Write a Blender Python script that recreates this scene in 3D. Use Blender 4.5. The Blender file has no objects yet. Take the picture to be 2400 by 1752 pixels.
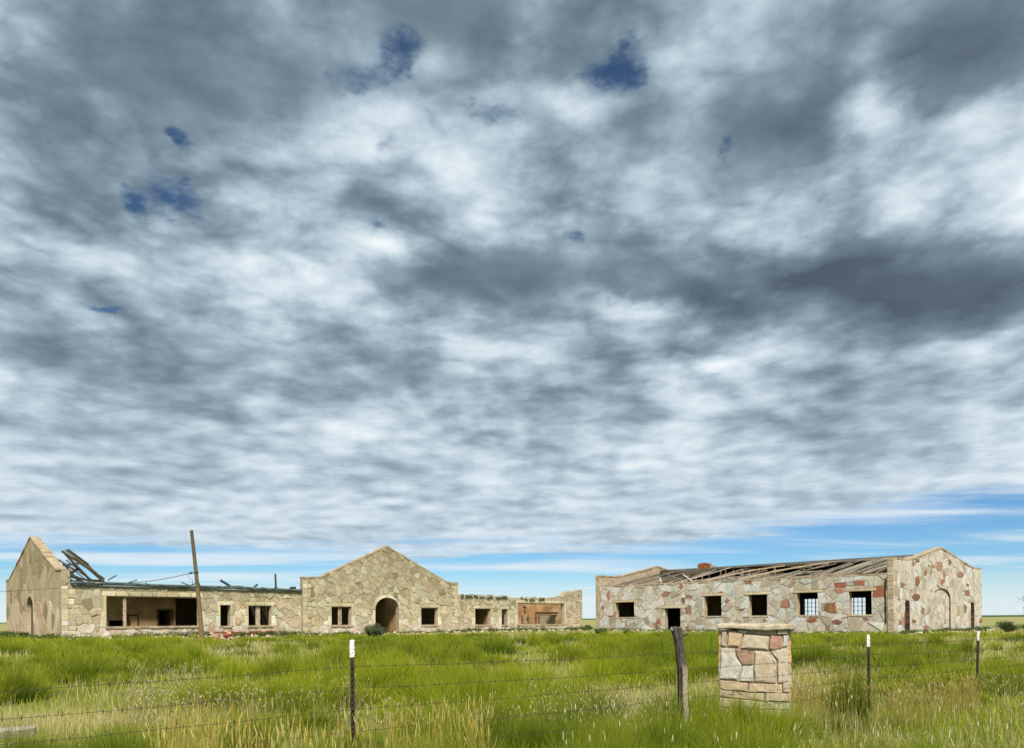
import bpy, bmesh, math, random
import numpy as np
from mathutils import Vector, Matrix

SC = bpy.context.scene
COL = SC.collection
random.seed(7)
RNG = np.random.default_rng(11)
rad = math.radians
EYE = 1.6                                            # camera height; heights below are given relative to the eye where noted

# ----------------------------------------------------------------------------- camera
cam_data = bpy.data.cameras.new('camera')
cam = bpy.data.objects.new('camera', cam_data)
COL.objects.link(cam)
cam_data.sensor_width = 36.0
cam_data.lens = 27.3
cam_data.shift_y = 0.2396
cam_data.clip_start = 0.1
cam_data.clip_end = 40000
cam.location = (0, 0, EYE)
cam.rotation_euler = (rad(90), rad(0.382), 0)
SC.camera = cam

# ----------------------------------------------------------------------------- exposure
EXPOSURE = 1.65
SC.view_settings.view_transform = 'Standard'
SC.view_settings.look = 'None'
SC.view_settings.gamma = 1.0
SC.view_settings.exposure = EXPOSURE
SC.view_settings.use_curve_mapping = False
SC.render.engine = 'CYCLES'
SC.cycles.max_bounces = 6
SC.cycles.diffuse_bounces = 3
SC.cycles.use_denoising = True


# ----------------------------------------------------------------------------- node helper
class NT:
    def __init__(self, tree):
        self.t = tree
        tree.nodes.clear()

    def n(self, kind, **kw):
        nd = self.t.nodes.new(kind)
        for k, v in kw.items():
            setattr(nd, k, v)
        return nd

    def put(self, sock, val):
        if val is None:
            return
        if isinstance(val, bpy.types.NodeSocket):
            self.t.links.new(val, sock)
        else:
            if sock.type == 'RGBA' and len(val) == 3:
                val = (*val, 1)
            sock.default_value = val

    def m(self, op, a, b=None, c=None, clamp=False):
        nd = self.n('ShaderNodeMath', operation=op, use_clamp=clamp)
        for i, v in enumerate((a, b, c)):
            self.put(nd.inputs[i], v)
        return nd.outputs[0]

    def v(self, op, a, b=None, c=None):
        nd = self.n('ShaderNodeVectorMath', operation=op)
        for i, v in enumerate((a, b, c)):
            self.put(nd.inputs[i], v)
        return nd.outputs['Value' if op in ('DOT_PRODUCT', 'LENGTH') else 'Vector']

    def noise(self, vec, scale, detail=4.0, rough=0.55, lac=2.0, dist=0.0, color=False):
        nd = self.n('ShaderNodeTexNoise', noise_dimensions='3D')
        self.put(nd.inputs['Vector'], vec)
        nd.inputs['Scale'].default_value = scale
        nd.inputs['Detail'].default_value = detail
        nd.inputs['Roughness'].default_value = rough
        nd.inputs['Lacunarity'].default_value = lac
        nd.inputs['Distortion'].default_value = dist
        return nd.outputs['Color' if color else 'Fac']

    def rng(self, val, a, b, c=0.0, d=1.0, smooth=True):
        nd = self.n('ShaderNodeMapRange', interpolation_type='SMOOTHSTEP' if smooth else 'LINEAR')
        self.put(nd.inputs[0], val)
        for i, x in enumerate((a, b, c, d)):
            self.put(nd.inputs[1 + i], x)
        return nd.outputs[0]

    def mix(self, fac, a, b, mode='MIX'):
        nd = self.n('ShaderNodeMix', data_type='RGBA', blend_type=mode)
        self.put(nd.inputs[0], fac)
        self.put(nd.inputs[6], a)
        self.put(nd.inputs[7], b)
        return nd.outputs[2]

    def ramp(self, fac, stops, interp='LINEAR'):
        nd = self.n('ShaderNodeValToRGB')
        cr = nd.color_ramp
        cr.interpolation = interp
        while len(cr.elements) > 1:
            cr.elements.remove(cr.elements[-1])
        cr.elements[0].position = stops[0][0]
        cr.elements[0].color = (*stops[0][1], 1)
        for p, col in stops[1:]:
            cr.elements.new(p).color = (*col, 1)
        self.put(nd.inputs[0], fac)
        return nd.outputs[0]


def lin(r, g, b):
    return tuple((c / 255 / 12.92) if c <= 10 else ((c / 255 + 0.055) / 1.055) ** 2.4 for c in (r, g, b))


# ----------------------------------------------------------------------------- world: clear sky seen through a broken cloud deck
SUN_AZ, SUN_EL = rad(174), rad(48)                    # azimuth from +Y towards +X; the sun stands behind the photographer
BG = 0.1
world = bpy.data.worlds.new('World')
SC.world = world
world.use_nodes = True
world.cycles.sampling_method = 'MANUAL'
world.cycles.sample_map_resolution = 256
W = NT(world.node_tree)
dirv = W.n('ShaderNodeTexCoord').outputs['Generated']
sx = W.n('ShaderNodeSeparateXYZ')
W.put(sx.inputs[0], dirv)
dx, dy, dz = sx.outputs
zpos = W.m('MAXIMUM', dz, 0.0)
az = W.m('ARCTAN2', dx, dy)
el = W.m('ARCSINE', zpos)


def deck_point(lift):
    """where the view ray meets the cloud deck; lift stands for the deck's own depth"""
    q = W.m('ADD', zpos, lift)
    c = W.n('ShaderNodeCombineXYZ')
    W.put(c.inputs[0], W.m('DIVIDE', dx, q))
    W.put(c.inputs[1], W.m('DIVIDE', dy, q))
    return c.outputs[0]


P0 = deck_point(0.11)
PS = deck_point(0.035)
ae = W.n('ShaderNodeCombineXYZ')
W.put(ae.inputs[0], W.m('MULTIPLY', az, 180 / math.pi))
W.put(ae.inputs[1], W.m('MULTIPLY', el, 180 / math.pi))
wob = W.v('SUBTRACT', W.noise(W.v('MULTIPLY', P0, (1, 0.8, 1)), 2.4, 6, 0.62, color=True), (0.5, 0.5, 0.5))
AE = W.v('MULTIPLY_ADD', wob, (9, 7, 0), ae.outputs[0])


def blobs(items):
    acc = None
    for a, e, w, h, s in items:
        d = W.v('MULTIPLY_ADD', AE, (1 / w, 1 / h, 0), (-a / w, -e / h, 0))
        g = W.m('POWER', 0.3679, W.v('DOT_PRODUCT', d, d))
        acc = W.m('MULTIPLY_ADD', g, s, acc if acc is not None else 0.0)
    return acc


THICK = [(-22.0, 32.6, 8, 3.2, 0.55), (-5.4, 37.4, 7, 2.4, 0.55), (31.6, 32.2, 4.2, 2.4, 0.7), (-30.8, 27.6, 4, 2.8, 0.4),
         (17.0, 22.0, 11, 1.9, 0.85), (29.6, 20.2, 5.5, 1.9, 0.7), (-3.5, 23.8, 6, 1.8, 0.6), (9.1, 24.9, 5, 2.4, 0.3),
         (17.0, 30.7, 5, 3.0, 0.42), (-31.4, 18.6, 3, 1.6, 0.25), (-8.9, 17.3, 4.5, 1.3, 0.3), (-24.9, 17.1, 6, 1.5, 0.2),
         (12.2, 14.9, 8.5, 1.6, 0.2)]
THIN = [(-2.8, 29.9, 4.4, 1.9, -0.58), (25.7, 31.2, 2.1, 2.4, -0.66), (29.9, 29.8, 2.6, 1.1, -0.35), (-10.7, 26.7, 3.0, 1.3, -0.51),
        (3.9, 33.5, 3.5, 1.1, -0.51), (0.6, 36.7, 2.2, 1.7, -0.27), (9.7, 21.2, 3.4, 1.0, -0.55), (14.1, 17.7, 3.8, 0.9, -0.43),
        (-26.0, 24.6, 2.6, 1.3, -0.23), (-16.4, 23.6, 5.2, 1.2, -0.23), (-27.9, 18.6, 3.4, 1.2, -0.27), (-13.9, 30.7, 4, 1.3, -0.23),
        (-32.3, 20.4, 2.1, 0.7, -0.23), (15.5, 26.4, 4.5, 1.6, -0.20), (30.8, 17.3, 3.2, 0.8, -0.23)]
GAPS = [(-8.7, 35.5, 1.5, 0.9, 1), (-11.0, 34.0, 2.4, 0.9, 0.85), (7.2, 35.3, 2.1, 1.0, 1), (8.7, 36.3, 1.3, 0.8, 0.7),
        (-22.9, 27.1, 1.6, 1.2, 0.85), (-25.7, 26.4, 1.1, 0.7, 0.6), (-1.5, 32.5, 2.4, 0.7, 0.62), (4.8, 26.3, 0.9, 0.6, 0.8),
        (-27.6, 19.7, 0.9, 0.4, 0.75), (-22.0, 30.1, 1.2, 0.5, 0.6), (-8.9, 30.9, 0.8, 0.5, 0.55), (15.3, 30.2, 0.7, 0.6, 0.55),
        (-10.1, 28.0, 0.7, 0.4, 0.55)]
big = blobs(THICK + THIN)
gap = blobs(GAPS)
# billows of the deck
warp = W.v('SUBTRACT', W.noise(P0, 1.8, 2, 0.4, color=True), (0.5, 0.5, 0.5))
P1 = W.v('MULTIPLY_ADD', warp, (0.06, 0.06, 0.0), P0)
n_big = W.noise(P1, 1.15, 2, 0.5)
n_mid = W.noise(P1, 2.5, 7, 0.5, 2.1)
n_off = W.noise(W.v('ADD', P1, (0.03, -0.1, 0.0)), 2.5, 4, 0.5, 2.1)
n_cel = W.noise(P1, 5.6, 4, 0.45)
n_fin = W.noise(P1, 11.0, 7, 0.66)
puff = W.m('ABSOLUTE', W.m('SUBTRACT', W.noise(W.v('ADD', P1, (7.3, 2.1, 0.0)), 4.4, 6, 0.5), 0.5))      # rounded heads with sharp seams
puf2 = W.m('ABSOLUTE', W.m('SUBTRACT', W.noise(W.v('ADD', P1, (1.3, 9.1, 0.0)), 10.0, 4, 0.5), 0.5))
calm_ = W.rng(W.m('MULTIPLY_ADD', W.m('SUBTRACT', n_big, 0.5), 1.2, big), 0.0, 0.5, 1.0, 0.42)      # thick cloud is smoother
fine = W.m('MULTIPLY', W.m('SUBTRACT', n_mid, 0.5), 1.15)
fine = W.m('MULTIPLY_ADD', W.m('SUBTRACT', n_cel, 0.5), W.rng(el, rad(9), rad(24), 0.75, 0.25), fine)
fine = W.m('MULTIPLY_ADD', W.m('SUBTRACT', puff, 0.08), -1.0, fine)
fine = W.m('MULTIPLY_ADD', W.m('SUBTRACT', puf2, 0.08), W.rng(el, rad(12), rad(26), -0.1, -0.6), fine)
fine = W.m('MULTIPLY_ADD', W.m('SUBTRACT', n_fin, 0.5), 0.12, fine)
dens = W.m('MULTIPLY_ADD', W.m('SUBTRACT', n_big, 0.5), 0.85, 0.47)
fine = W.m('MULTIPLY', fine, W.rng(el, rad(10), rad(24), 0.68, 1.0))
dens = W.m('MULTIPLY_ADD', fine, calm_, dens)
dens = W.m('MULTIPLY_ADD', big, 0.58, dens)
dens = W.m('SUBTRACT', dens, W.rng(el, rad(9), rad(23), 0.14, 0.0))
relief = W.m('SUBTRACT', n_mid, n_off)                 # the sides of the billows turned to the light
tone = W.m('MULTIPLY_ADD', relief, 0.5, dens)
crisp = W.rng(tone, 0.22, 0.66)
tone = W.m('MULTIPLY_ADD', W.m('SUBTRACT', crisp, tone), 0.1, tone)
K = 1.0 / (BG * 2 ** EXPOSURE)


def sky_col(r, g, b):
    return lin(r, g, b)


cloud = W.ramp(tone, [(0.02, sky_col(244, 249, 252)), (0.17, sky_col(217, 230, 238)), (0.34, sky_col(186, 204, 216)),
                      (0.52, sky_col(154, 174, 187)), (0.72, sky_col(118, 136, 149)), (0.95, sky_col(80, 95, 107))], 'LINEAR')
# lower torn masses, darker, with their own ragged outline
low_n = W.noise(W.v('ADD', P1, (3.7, -5.2, 0.0)), 1.5, 9, 0.56)
low_m = W.rng(W.m('MULTIPLY_ADD', big, 0.22, low_n), 0.55, 0.72)
low_c = W.ramp(W.rng(n_mid, 0.3, 0.7, smooth=False), [(0.0, sky_col(138, 155, 168)), (0.5, sky_col(112, 129, 142)), (1.0, sky_col(86, 100, 112))])
cloud = W.mix(W.m('MULTIPLY', low_m, W.rng(el, rad(14), rad(24), 0.05, 0.5)), cloud, low_c)
# clear sky
nish = W.n('ShaderNodeTexSky', sky_type='NISHITA')
nish.sun_disc = False
nish.sun_elevation = SUN_EL
nish.sun_rotation = SUN_AZ
nish.altitude = 1200
nish.air_density = 1.0
nish.dust_density = 0.0
nish.ozone_density = 1.0
hs = W.n('ShaderNodeHueSaturation')
W.put(hs.inputs['Saturation'], W.rng(el, rad(8), rad(26), 1.25, 1.1))
W.put(hs.inputs['Value'], W.rng(el, rad(8), rad(26), 0.8, 0.55))
W.put(hs.inputs['Color'], nish.outputs[0])
clear = W.mix(1.0, hs.outputs[0], (0.068, 0.098, 0.124), 'MULTIPLY')
# thin streaks over the clear strip near the horizon
strk = W.noise(W.v('MULTIPLY', PS, (0.32, 0.8, 1)), 0.6, 8, 0.58, dist=0.4)
streak = W.m('MULTIPLY', W.rng(strk, 0.42, 0.64, 0.0, 0.92), W.rng(el, rad(9), rad(15), 1.0, 0.0))
low = W.rng(el, rad(0.2), rad(4.0), 0.85, 0.0)
streak = W.m('MAXIMUM', streak, low)
clear = W.mix(streak, clear, sky_col(226, 237, 246))
# edge of the deck, climbing towards the right
edge = W.m('MULTIPLY_ADD', W.rng(az, rad(4), rad(34)), rad(2.8), rad(5.1))
ragged = W.m('MULTIPLY_ADD', W.m('SUBTRACT', W.noise(W.v('MULTIPLY', PS, (0.6, 1, 1)), 0.8, 7, 0.62), 0.5), rad(5.5), el)
deck = W.rng(W.m('SUBTRACT', ragged, edge), rad(-0.6), rad(0.9))
frayed = W.m('MULTIPLY', W.m('SUBTRACT', n_fin, 0.5), W.rng(gap, 0.02, 0.35, 0.0, 4.2))
hole = W.rng(W.m('ADD', frayed, gap), 0.15, 1.2, 0.0, 0.85)
thin = W.rng(dens, -0.35, -0.2)
cover = W.m('MULTIPLY', W.m('MULTIPLY', deck, W.m('SUBTRACT', 1.0, hole)), thin)
# the far part of the deck pales into the distance
pale = W.rng(el, rad(4), rad(16), 0.45, 0.0)
cloud = W.mix(pale, cloud, sky_col(202, 219, 233))
haze_ = W.m('MULTIPLY', W.rng(gap, 0.05, 0.75), 0.6)
cloud = W.mix(haze_, cloud, sky_col(92, 116, 144))
final = W.v('SCALE', W.mix(cover, clear, cloud))
final.node.inputs['Scale'].default_value = K
bgn = W.n('ShaderNodeBackground')
W.put(bgn.inputs['Color'], final)
bgn.inputs['Strength'].default_value = BG
wo = W.n('ShaderNodeOutputWorld')
W.t.links.new(bgn.outputs[0], wo.inputs[0])

# ----------------------------------------------------------------------------- sun, softened by the cloud
sun_data = bpy.data.lights.new('sun', 'SUN')
sun = bpy.data.objects.new('sun', sun_data)
COL.objects.link(sun)
sun_data.energy = 2.0
sun_data.angle = rad(12)
sun_data.color = (1.0, 0.95, 0.87)
to_sun = Vector((math.sin(SUN_AZ) * math.cos(SUN_EL), math.cos(SUN_AZ) * math.cos(SUN_EL), math.sin(SUN_EL)))
sun.rotation_euler = to_sun.to_track_quat('Z', 'Y').to_euler()
sun.location = (0, -20, 40)

# ============================================================================= helpers: objects
def link_mesh(name, verts, faces, mat, parent=None, tint=None, smooth=False):
    me = bpy.data.meshes.new(name)
    me.from_pydata([tuple(v) for v in verts], [], faces)
    if tint is not None:
        at = me.color_attributes.new('tint', 'FLOAT_COLOR', 'POINT')
        if isinstance(tint, tuple):
            arr = np.tile(np.array([*tint, 1.0], dtype=np.float32), (len(verts), 1))
        else:
            arr = np.asarray(tint, dtype=np.float32)
        at.data.foreach_set('color', arr.ravel())
    if smooth:
        me.polygons.foreach_set('use_smooth', [True] * len(me.polygons))
    me.materials.append(mat)
    ob = bpy.data.objects.new(name, me)
    COL.objects.link(ob)
    if parent is not None:
        ob.parent = parent
    return ob


def thing(name, label, cat, loc=(0, 0, 0), rz=0.0, group=None):
    o = bpy.data.objects.new(name, None)
    COL.objects.link(o)
    o.empty_display_size = 0.3
    o.location = loc
    o.rotation_euler = (0, 0, rz)
    return tag(o, label, cat, group)


def tag(o, label, cat, group=None):
    o['label'] = label
    o['category'] = cat
    if group:
        o['group'] = group
    return o


def kind(o, k, label=None):
    o['kind'] = k
    if label:
        o['label'] = label
    return o


class Geo:
    """collects shapes for one mesh"""
    def __init__(self):
        self.v, self.f, self.t = [], [], []

    def add(self, vs, fs, tint=(1, 1, 1)):
        b = len(self.v)
        self.v += [tuple(p) for p in vs]
        self.f += [tuple(i + b for i in f) for f in fs]
        self.t += [(*tint, 1.0)] * len(vs)

    def box(self, lo, hi, M=None, jit=0.0, tint=(1, 1, 1)):
        vs = []
        for z in (lo[2], hi[2]):
            for (x, y) in ((lo[0], lo[1]), (hi[0], lo[1]), (hi[0], hi[1]), (lo[0], hi[1])):
                p = Vector((x, y, z)) + Vector([random.uniform(-jit, jit) for _ in range(3)])
                vs.append(M @ p if M else p)
        self.add(vs, [(0, 3, 2, 1), (4, 5, 6, 7), (0, 1, 5, 4), (1, 2, 6, 5), (2, 3, 7, 6), (3, 0, 4, 7)], tint)

    def bar(self, a, b, w, h, up=(0, 0, 1), segs=1, sag=0.0, taper=1.0, tint=(1, 1, 1), jit=0.0, twist=0.0):
        """board from a to b, w across, h along up"""
        a, b = Vector(a), Vector(b)
        d = (b - a)
        L = d.length
        d.normalize()
        side = d.cross(Vector(up))
        if side.length < 1e-4:
            side = d.cross(Vector((1, 0, 0)))
        side.normalize()
        upv = side.cross(d).normalized()
        vs, fs = [], []
        for i in range(segs + 1):
            t = i / segs
            c = a + d * (L * t) - Vector((0, 0, sag * 4 * t * (1 - t)))
            k = 1 + (taper - 1) * t
            j = Vector([random.uniform(-jit, jit) for _ in range(3)])
            tw = twist * t
            s2 = side * math.cos(tw) + upv * math.sin(tw)
            u2 = upv * math.cos(tw) - side * math.sin(tw)
            for (p, q) in ((-1, -1), (1, -1), (1, 1), (-1, 1)):
                vs.append(c + j + s2 * (p * w * k / 2) + u2 * (q * h * k / 2))
        fs.append((3, 2, 1, 0))
        for i in range(segs):
            o = i * 4
            for q in range(4):
                r = (q + 1) % 4
                fs.append((o + q, o + r, o + 4 + r, o + 4 + q))
        o = segs * 4
        fs.append((o, o + 1, o + 2, o + 3))
        self.add(vs, fs, tint)

    def tube(self, pts, radii, n=8, cap=True, tint=(1, 1, 1), rough=0.0):
        pts = [Vector(p) for p in pts]
        vs, fs = [], []
        ref = None
        for i, p in enumerate(pts):
            d = (pts[min(i + 1, len(pts) - 1)] - pts[max(i - 1, 0)]).normalized()
            if ref is None:
                ref = d.orthogonal().normalized()
            s = (ref - d * ref.dot(d)).normalized()
            ref = s
            t = d.cross(s)
            r = radii[i] if hasattr(radii, '__len__') else radii
            for k in range(n):
                a = 2 * math.pi * k / n
                rr = r * (1 + random.uniform(-rough, rough))
                vs.append(p + s * (rr * math.cos(a)) + t * (rr * math.sin(a)))
        for i in range(len(pts) - 1):
            for k in range(n):
                k2 = (k + 1) % n
                fs.append((i * n + k, i * n + k2, i * n + n + k2, i * n + n + k))
        if cap:
            fs.append(tuple(range(n - 1, -1, -1)))
            fs.append(tuple((len(pts) - 1) * n + k for k in range(n)))
        self.add(vs, fs, tint)

    def build(self, name, mat, parent=None, smooth=False, tinted=True):
        return link_mesh(name, self.v, self.f, mat, parent, self.t if tinted else None, smooth)


# ============================================================================= helpers: materials
def material(name):
    m = bpy.data.materials.new(name)
    m.use_nodes = True
    return m, NT(m.node_tree)


def finish(nt, color, rough=0.85, bump=None, bump_str=0.3, bump_dist=0.02, metallic=0.0, spec=0.3, translucent=None):
    bs = nt.n('ShaderNodeBsdfPrincipled')
    nt.put(bs.inputs['Base Color'], color)
    nt.put(bs.inputs['Roughness'], rough)
    nt.put(bs.inputs['Metallic'], metallic)
    nt.put(bs.inputs['Specular IOR Level'], spec)
    if bump is not None:
        b = nt.n('ShaderNodeBump')
        b.inputs['Strength'].default_value = bump_str
        b.inputs['Distance'].default_value = bump_dist
        nt.put(b.inputs['Height'], bump)
        nt.put(bs.inputs['Normal'], b.outputs[0])
    out = nt.n('ShaderNodeOutputMaterial')
    sh = bs.outputs[0]
    if translucent:
        tr = nt.n('ShaderNodeBsdfTranslucent')
        nt.put(tr.inputs['Color'], color)
        mx = nt.n('ShaderNodeMixShader')
        mx.inputs[0].default_value = translucent
        nt.t.links.new(sh, mx.inputs[1])
        nt.t.links.new(tr.outputs[0], mx.inputs[2])
        sh = mx.outputs[0]
    nt.t.links.new(sh, out.inputs[0])


def wpos(nt):
    return nt.n('ShaderNodeNewGeometry').outputs['Position']


def tint_of(nt):
    a = nt.n('ShaderNodeAttribute')
    a.attribute_name = 'tint'
    return a.outputs['Color']


def mat_tinted(name, lo=0.72, hi=1.12, scale=6.0, bump=0.35, dist=0.02, rough=0.9, stain=None):
    m, t = material(name)
    p = wpos(t)
    n1 = t.noise(p, scale, 6, 0.65)
    n2 = t.noise(t.v('MULTIPLY', p, (1, 1, 0.22)), scale * 0.3, 5, 0.62)
    k = t.rng(n1, 0.3, 0.7, lo, hi)
    one = t.n('ShaderNodeCombineXYZ')
    for i in range(3):
        t.put(one.inputs[i], k)
    col = t.mix(1.0, tint_of(t), one.outputs[0], 'MULTIPLY')
    if stain:
        col = t.mix(t.rng(n2, 0.5, 0.72, 0.0, 0.45), col, stain)
    finish(t, col, rough, n1, bump, dist)
    return m


def mat_noise(name, stops, scale=3.0, detail=6, rough=0.9, bump=0.3, dist=0.02, stretch=(1, 1, 1), metallic=0.0):
    m, t = material(name)
    p = t.v('MULTIPLY', wpos(t), stretch)
    n1 = t.noise(p, scale, detail, 0.62)
    finish(t, t.ramp(t.rng(n1, 0.28, 0.72, smooth=False), stops), rough, n1, bump, dist, metallic)
    return m


M_STONE = mat_tinted('flagstone', 0.8, 1.1, stain=lin(136, 120, 92))
M_STONE_R = mat_tinted('pale_flagstone', 0.78, 1.12, stain=lin(150, 132, 106))
M_BRICK = mat_tinted('brick', 0.7, 1.15, 20, 0.3, 0.008)
M_MORTAR = mat_noise('brown_mortar', [(0, lin(136, 122, 96)), (0.6, lin(162, 147, 118)), (1, lin(186, 171, 142))], 4)
M_MORTAR_R = mat_noise('tan_mortar', [(0, lin(136, 118, 92)), (0.5, lin(164, 148, 120)), (1, lin(186, 172, 148))], 3)
M_COPING = mat_noise('coping_stone', [(0, lin(122, 106, 82)), (0.5, lin(158, 140, 110)), (1, lin(186, 170, 142))], 2.2)
M_COPING_R = mat_noise('pale_coping', [(0, lin(132, 112, 88)), (0.5, lin(168, 148, 122)), (1, lin(194, 178, 154))], 2.2)
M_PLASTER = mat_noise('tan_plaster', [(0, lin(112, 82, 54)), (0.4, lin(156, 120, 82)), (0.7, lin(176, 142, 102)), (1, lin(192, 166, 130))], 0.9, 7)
M_DARKROOM = mat_noise('dark_room_plaster', [(0, lin(84, 70, 50)), (1, lin(132, 114, 86))], 1.4)  # plaster coloured darker for rooms that should look unlit
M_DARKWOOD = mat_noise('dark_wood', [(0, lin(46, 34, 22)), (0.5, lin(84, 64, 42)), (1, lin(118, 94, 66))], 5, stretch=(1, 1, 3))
M_GREYWOOD = mat_tinted('weathered_wood', 0.6, 1.1, 9, 0.4, 0.006)
M_ROOFEDGE = mat_noise('roof_edge_metal', [(0, lin(56, 66, 64)), (0.5, lin(88, 100, 96)), (1, lin(140, 148, 140))], 3.5, rough=0.6, bump=0.2)
M_TAR = mat_noise('tar_paper', [(0, lin(38, 40, 38)), (1, lin(82, 84, 78))], 4)
M_STEEL = mat_noise('rusted_post_steel', [(0, lin(30, 24, 20)), (0.6, lin(54, 42, 34)), (1, lin(92, 62, 42))], 40, rough=0.7, bump=0.2, dist=0.002)
M_WIRE = mat_noise('rusted_wire', [(0, lin(44, 36, 30)), (1, lin(84, 66, 52))], 60, rough=0.7, bump=0.0)
m_, t_ = material('chipped_white_paint')
n_ = t_.noise(wpos(t_), 70, 4, 0.6)
finish(t_, t_.mix(t_.rng(n_, 0.53, 0.58), lin(232, 228, 218), lin(96, 74, 56)), 0.6, n_, 0.2, 0.002)
M_WHITE = m_
M_FRAME = mat_noise('worn_window_wood', [(0, lin(120, 98, 78)), (0.5, lin(168, 146, 124)), (1, lin(205, 192, 172))], 8)

# stucco end wall: smeared mortar, ochre low down, grey and streaked above
m_, t_ = material('weathered_stucco')
p_ = wpos(t_)
s_ = t_.n('ShaderNodeSeparateXYZ')
t_.put(s_.inputs[0], p_)
h_ = t_.rng(t_.m('MULTIPLY_ADD', t_.m('SUBTRACT', t_.noise(p_, 0.55, 4, 0.6), 0.5), 5.0, s_.outputs[2]), 0.6, 5.0)
c_ = t_.ramp(h_, [(0.0, lin(190, 168, 140)), (0.3, lin(184, 162, 132)), (0.55, lin(172, 154, 124)), (1.0, lin(160, 146, 118))])
n1_ = t_.noise(t_.v('MULTIPLY', p_, (1, 1, 0.45)), 2.6, 8, 0.7)
c_ = t_.mix(t_.rng(n1_, 0.5, 0.72, 0.0, 0.75), c_, lin(104, 92, 72))
c_ = t_.mix(t_.rng(t_.noise(p_, 1.3, 6, 0.65), 0.58, 0.7, 0.0, 0.55), c_, lin(206, 192, 166))
finish(t_, c_, 0.95, n1_, 0.9, 0.07)
M_STUCCO = m_

# ============================================================================= ground
GP = np.array([(-400, -1.5), (7, -1.48), (9, -1.44), (12.5, -1.36), (20, -1.2), (30, -1.08), (42, -0.98), (60, -0.98), (200, -1.0), (20000, -1.0)])


def hash01(i, j):
    h = np.sin(i * 127.1 + j * 311.7) * 43758.5453
    return h - np.floor(h)


def vnoise(x, y, s):
    x = np.asarray(x, float) / s
    y = np.asarray(y, float) / s
    i, j = np.floor(x), np.floor(y)
    u, v = x - i, y - j
    u = u * u * (3 - 2 * u)
    v = v * v * (3 - 2 * v)
    return (hash01(i, j) * (1 - u) + hash01(i + 1, j) * u) * (1 - v) + (hash01(i, j + 1) * (1 - u) + hash01(i + 1, j + 1) * u) * v


def ground_z(x, y):
    x = np.asarray(x, float)
    y = np.asarray(y, float)
    z = np.interp(y, GP[:, 0], GP[:, 1])
    k = np.clip((x - 8) / 14, 0, 1) * np.clip((y - 30) / 15, 0, 1)
    z = z - 0.1 * k
    near = np.clip((4.5 - np.abs(x + 4.5)) / 3, 0, 1) * np.clip((7 - y) / 2, 0, 1)
    z = z - 0.1 * near
    z = z + 0.10 * (vnoise(x + 40, y + 9, 3.1) - 0.5) * np.clip((40 - y) / 8, 0, 1)
    far = np.clip((y - 90) / 300, 0, 1)
    z = z - far * 0.25 + far * 0.5 * (vnoise(x, y, 160.0) - 0.5)
    return EYE + z


def graded(lo, mid0, mid1, hi, step):
    a = list(np.arange(mid0, mid1, step))
    s, c = step, mid1
    up = []
    while c < hi:
        up.append(c)
        s *= 1.16
        c += s
    up.append(hi)
    s, c = step, mid0
    dn = []
    while c > lo:
        s *= 1.16
        c -= s
        dn.append(max(c, lo))
    return np.array(dn[::-1] + a + up)


gx = graded(-9000, -45, 60, 9000, 1.0)
gy = graded(-400, 2, 80, 14000, 0.8)
XX, YY = np.meshgrid(gx, gy)
ZZ = ground_z(XX, YY)
gv = np.stack([XX.ravel(), YY.ravel(), ZZ.ravel()], 1)
nx, ny = len(gx), len(gy)
gf = [(j * nx + i, j * nx + i + 1, (j + 1) * nx + i + 1, (j + 1) * nx + i) for j in range(ny - 1) for i in range(nx - 1)]
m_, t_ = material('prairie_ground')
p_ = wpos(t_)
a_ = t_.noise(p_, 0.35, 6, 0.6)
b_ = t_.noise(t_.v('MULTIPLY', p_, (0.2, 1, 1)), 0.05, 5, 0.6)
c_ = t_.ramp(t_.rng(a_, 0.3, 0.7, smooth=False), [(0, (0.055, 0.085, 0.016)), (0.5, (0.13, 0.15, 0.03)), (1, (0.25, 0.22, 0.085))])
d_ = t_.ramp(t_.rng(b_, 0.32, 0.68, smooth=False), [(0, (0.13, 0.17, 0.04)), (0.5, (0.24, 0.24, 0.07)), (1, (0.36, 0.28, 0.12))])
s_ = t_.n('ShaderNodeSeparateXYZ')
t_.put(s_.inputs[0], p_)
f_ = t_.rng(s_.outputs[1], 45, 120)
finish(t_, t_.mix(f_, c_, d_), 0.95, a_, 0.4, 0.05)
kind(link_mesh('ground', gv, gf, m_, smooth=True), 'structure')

# far green rise along the skyline
hx = np.linspace(-7000, 7000, 180)
hv, hf = [], []
M_RISE = mat_noise('far_scrub', [(0, (0.022, 0.05, 0.018)), (0.6, (0.04, 0.075, 0.025)), (1, (0.07, 0.10, 0.035))], 0.02)
for i, x in enumerate(hx):
    top = 2.2 + 1.8 * float(vnoise(x, 3, 420.0)) + 0.7 * float(vnoise(x, 9, 90.0)) + max(0, x - 300) / 2500 * 2.0
    hv += [(x, 2350, -0.8 + EYE - 1), (x, 2420, EYE - 1.0 + top), (x, 2700, EYE - 1.0 + top * 0.9), (x, 2800, EYE - 2.5)]
for i in range(len(hx) - 1):
    for k in range(3):
        o = i * 4 + k
        hf.append((o, o + 4, o + 5, o + 1))
kind(link_mesh('distant_hills', hv, hf, M_RISE, smooth=True), 'structure')

# ============================================================================= stone walls
UX, UY = 0.73279349, 0.6804511
GRID = math.atan2(UY, UX)                             # both ruins stand on the same grid


def clip(poly, nx_, nz_, c):
    out = []
    m = len(poly)
    for i in range(m):
        p, q = poly[i], poly[(i + 1) % m]
        dp = nx_ * p[0] + nz_ * p[1] - c
        dq = nx_ * q[0] + nz_ * q[1] - c
        if dp <= 0:
            out.append(p)
        if (dp < 0 < dq) or (dq < 0 < dp):
            t = dp / (dp - dq)
            out.append((p[0] + (q[0] - p[0]) * t, p[1] + (q[1] - p[1]) * t))
    return out


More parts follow.
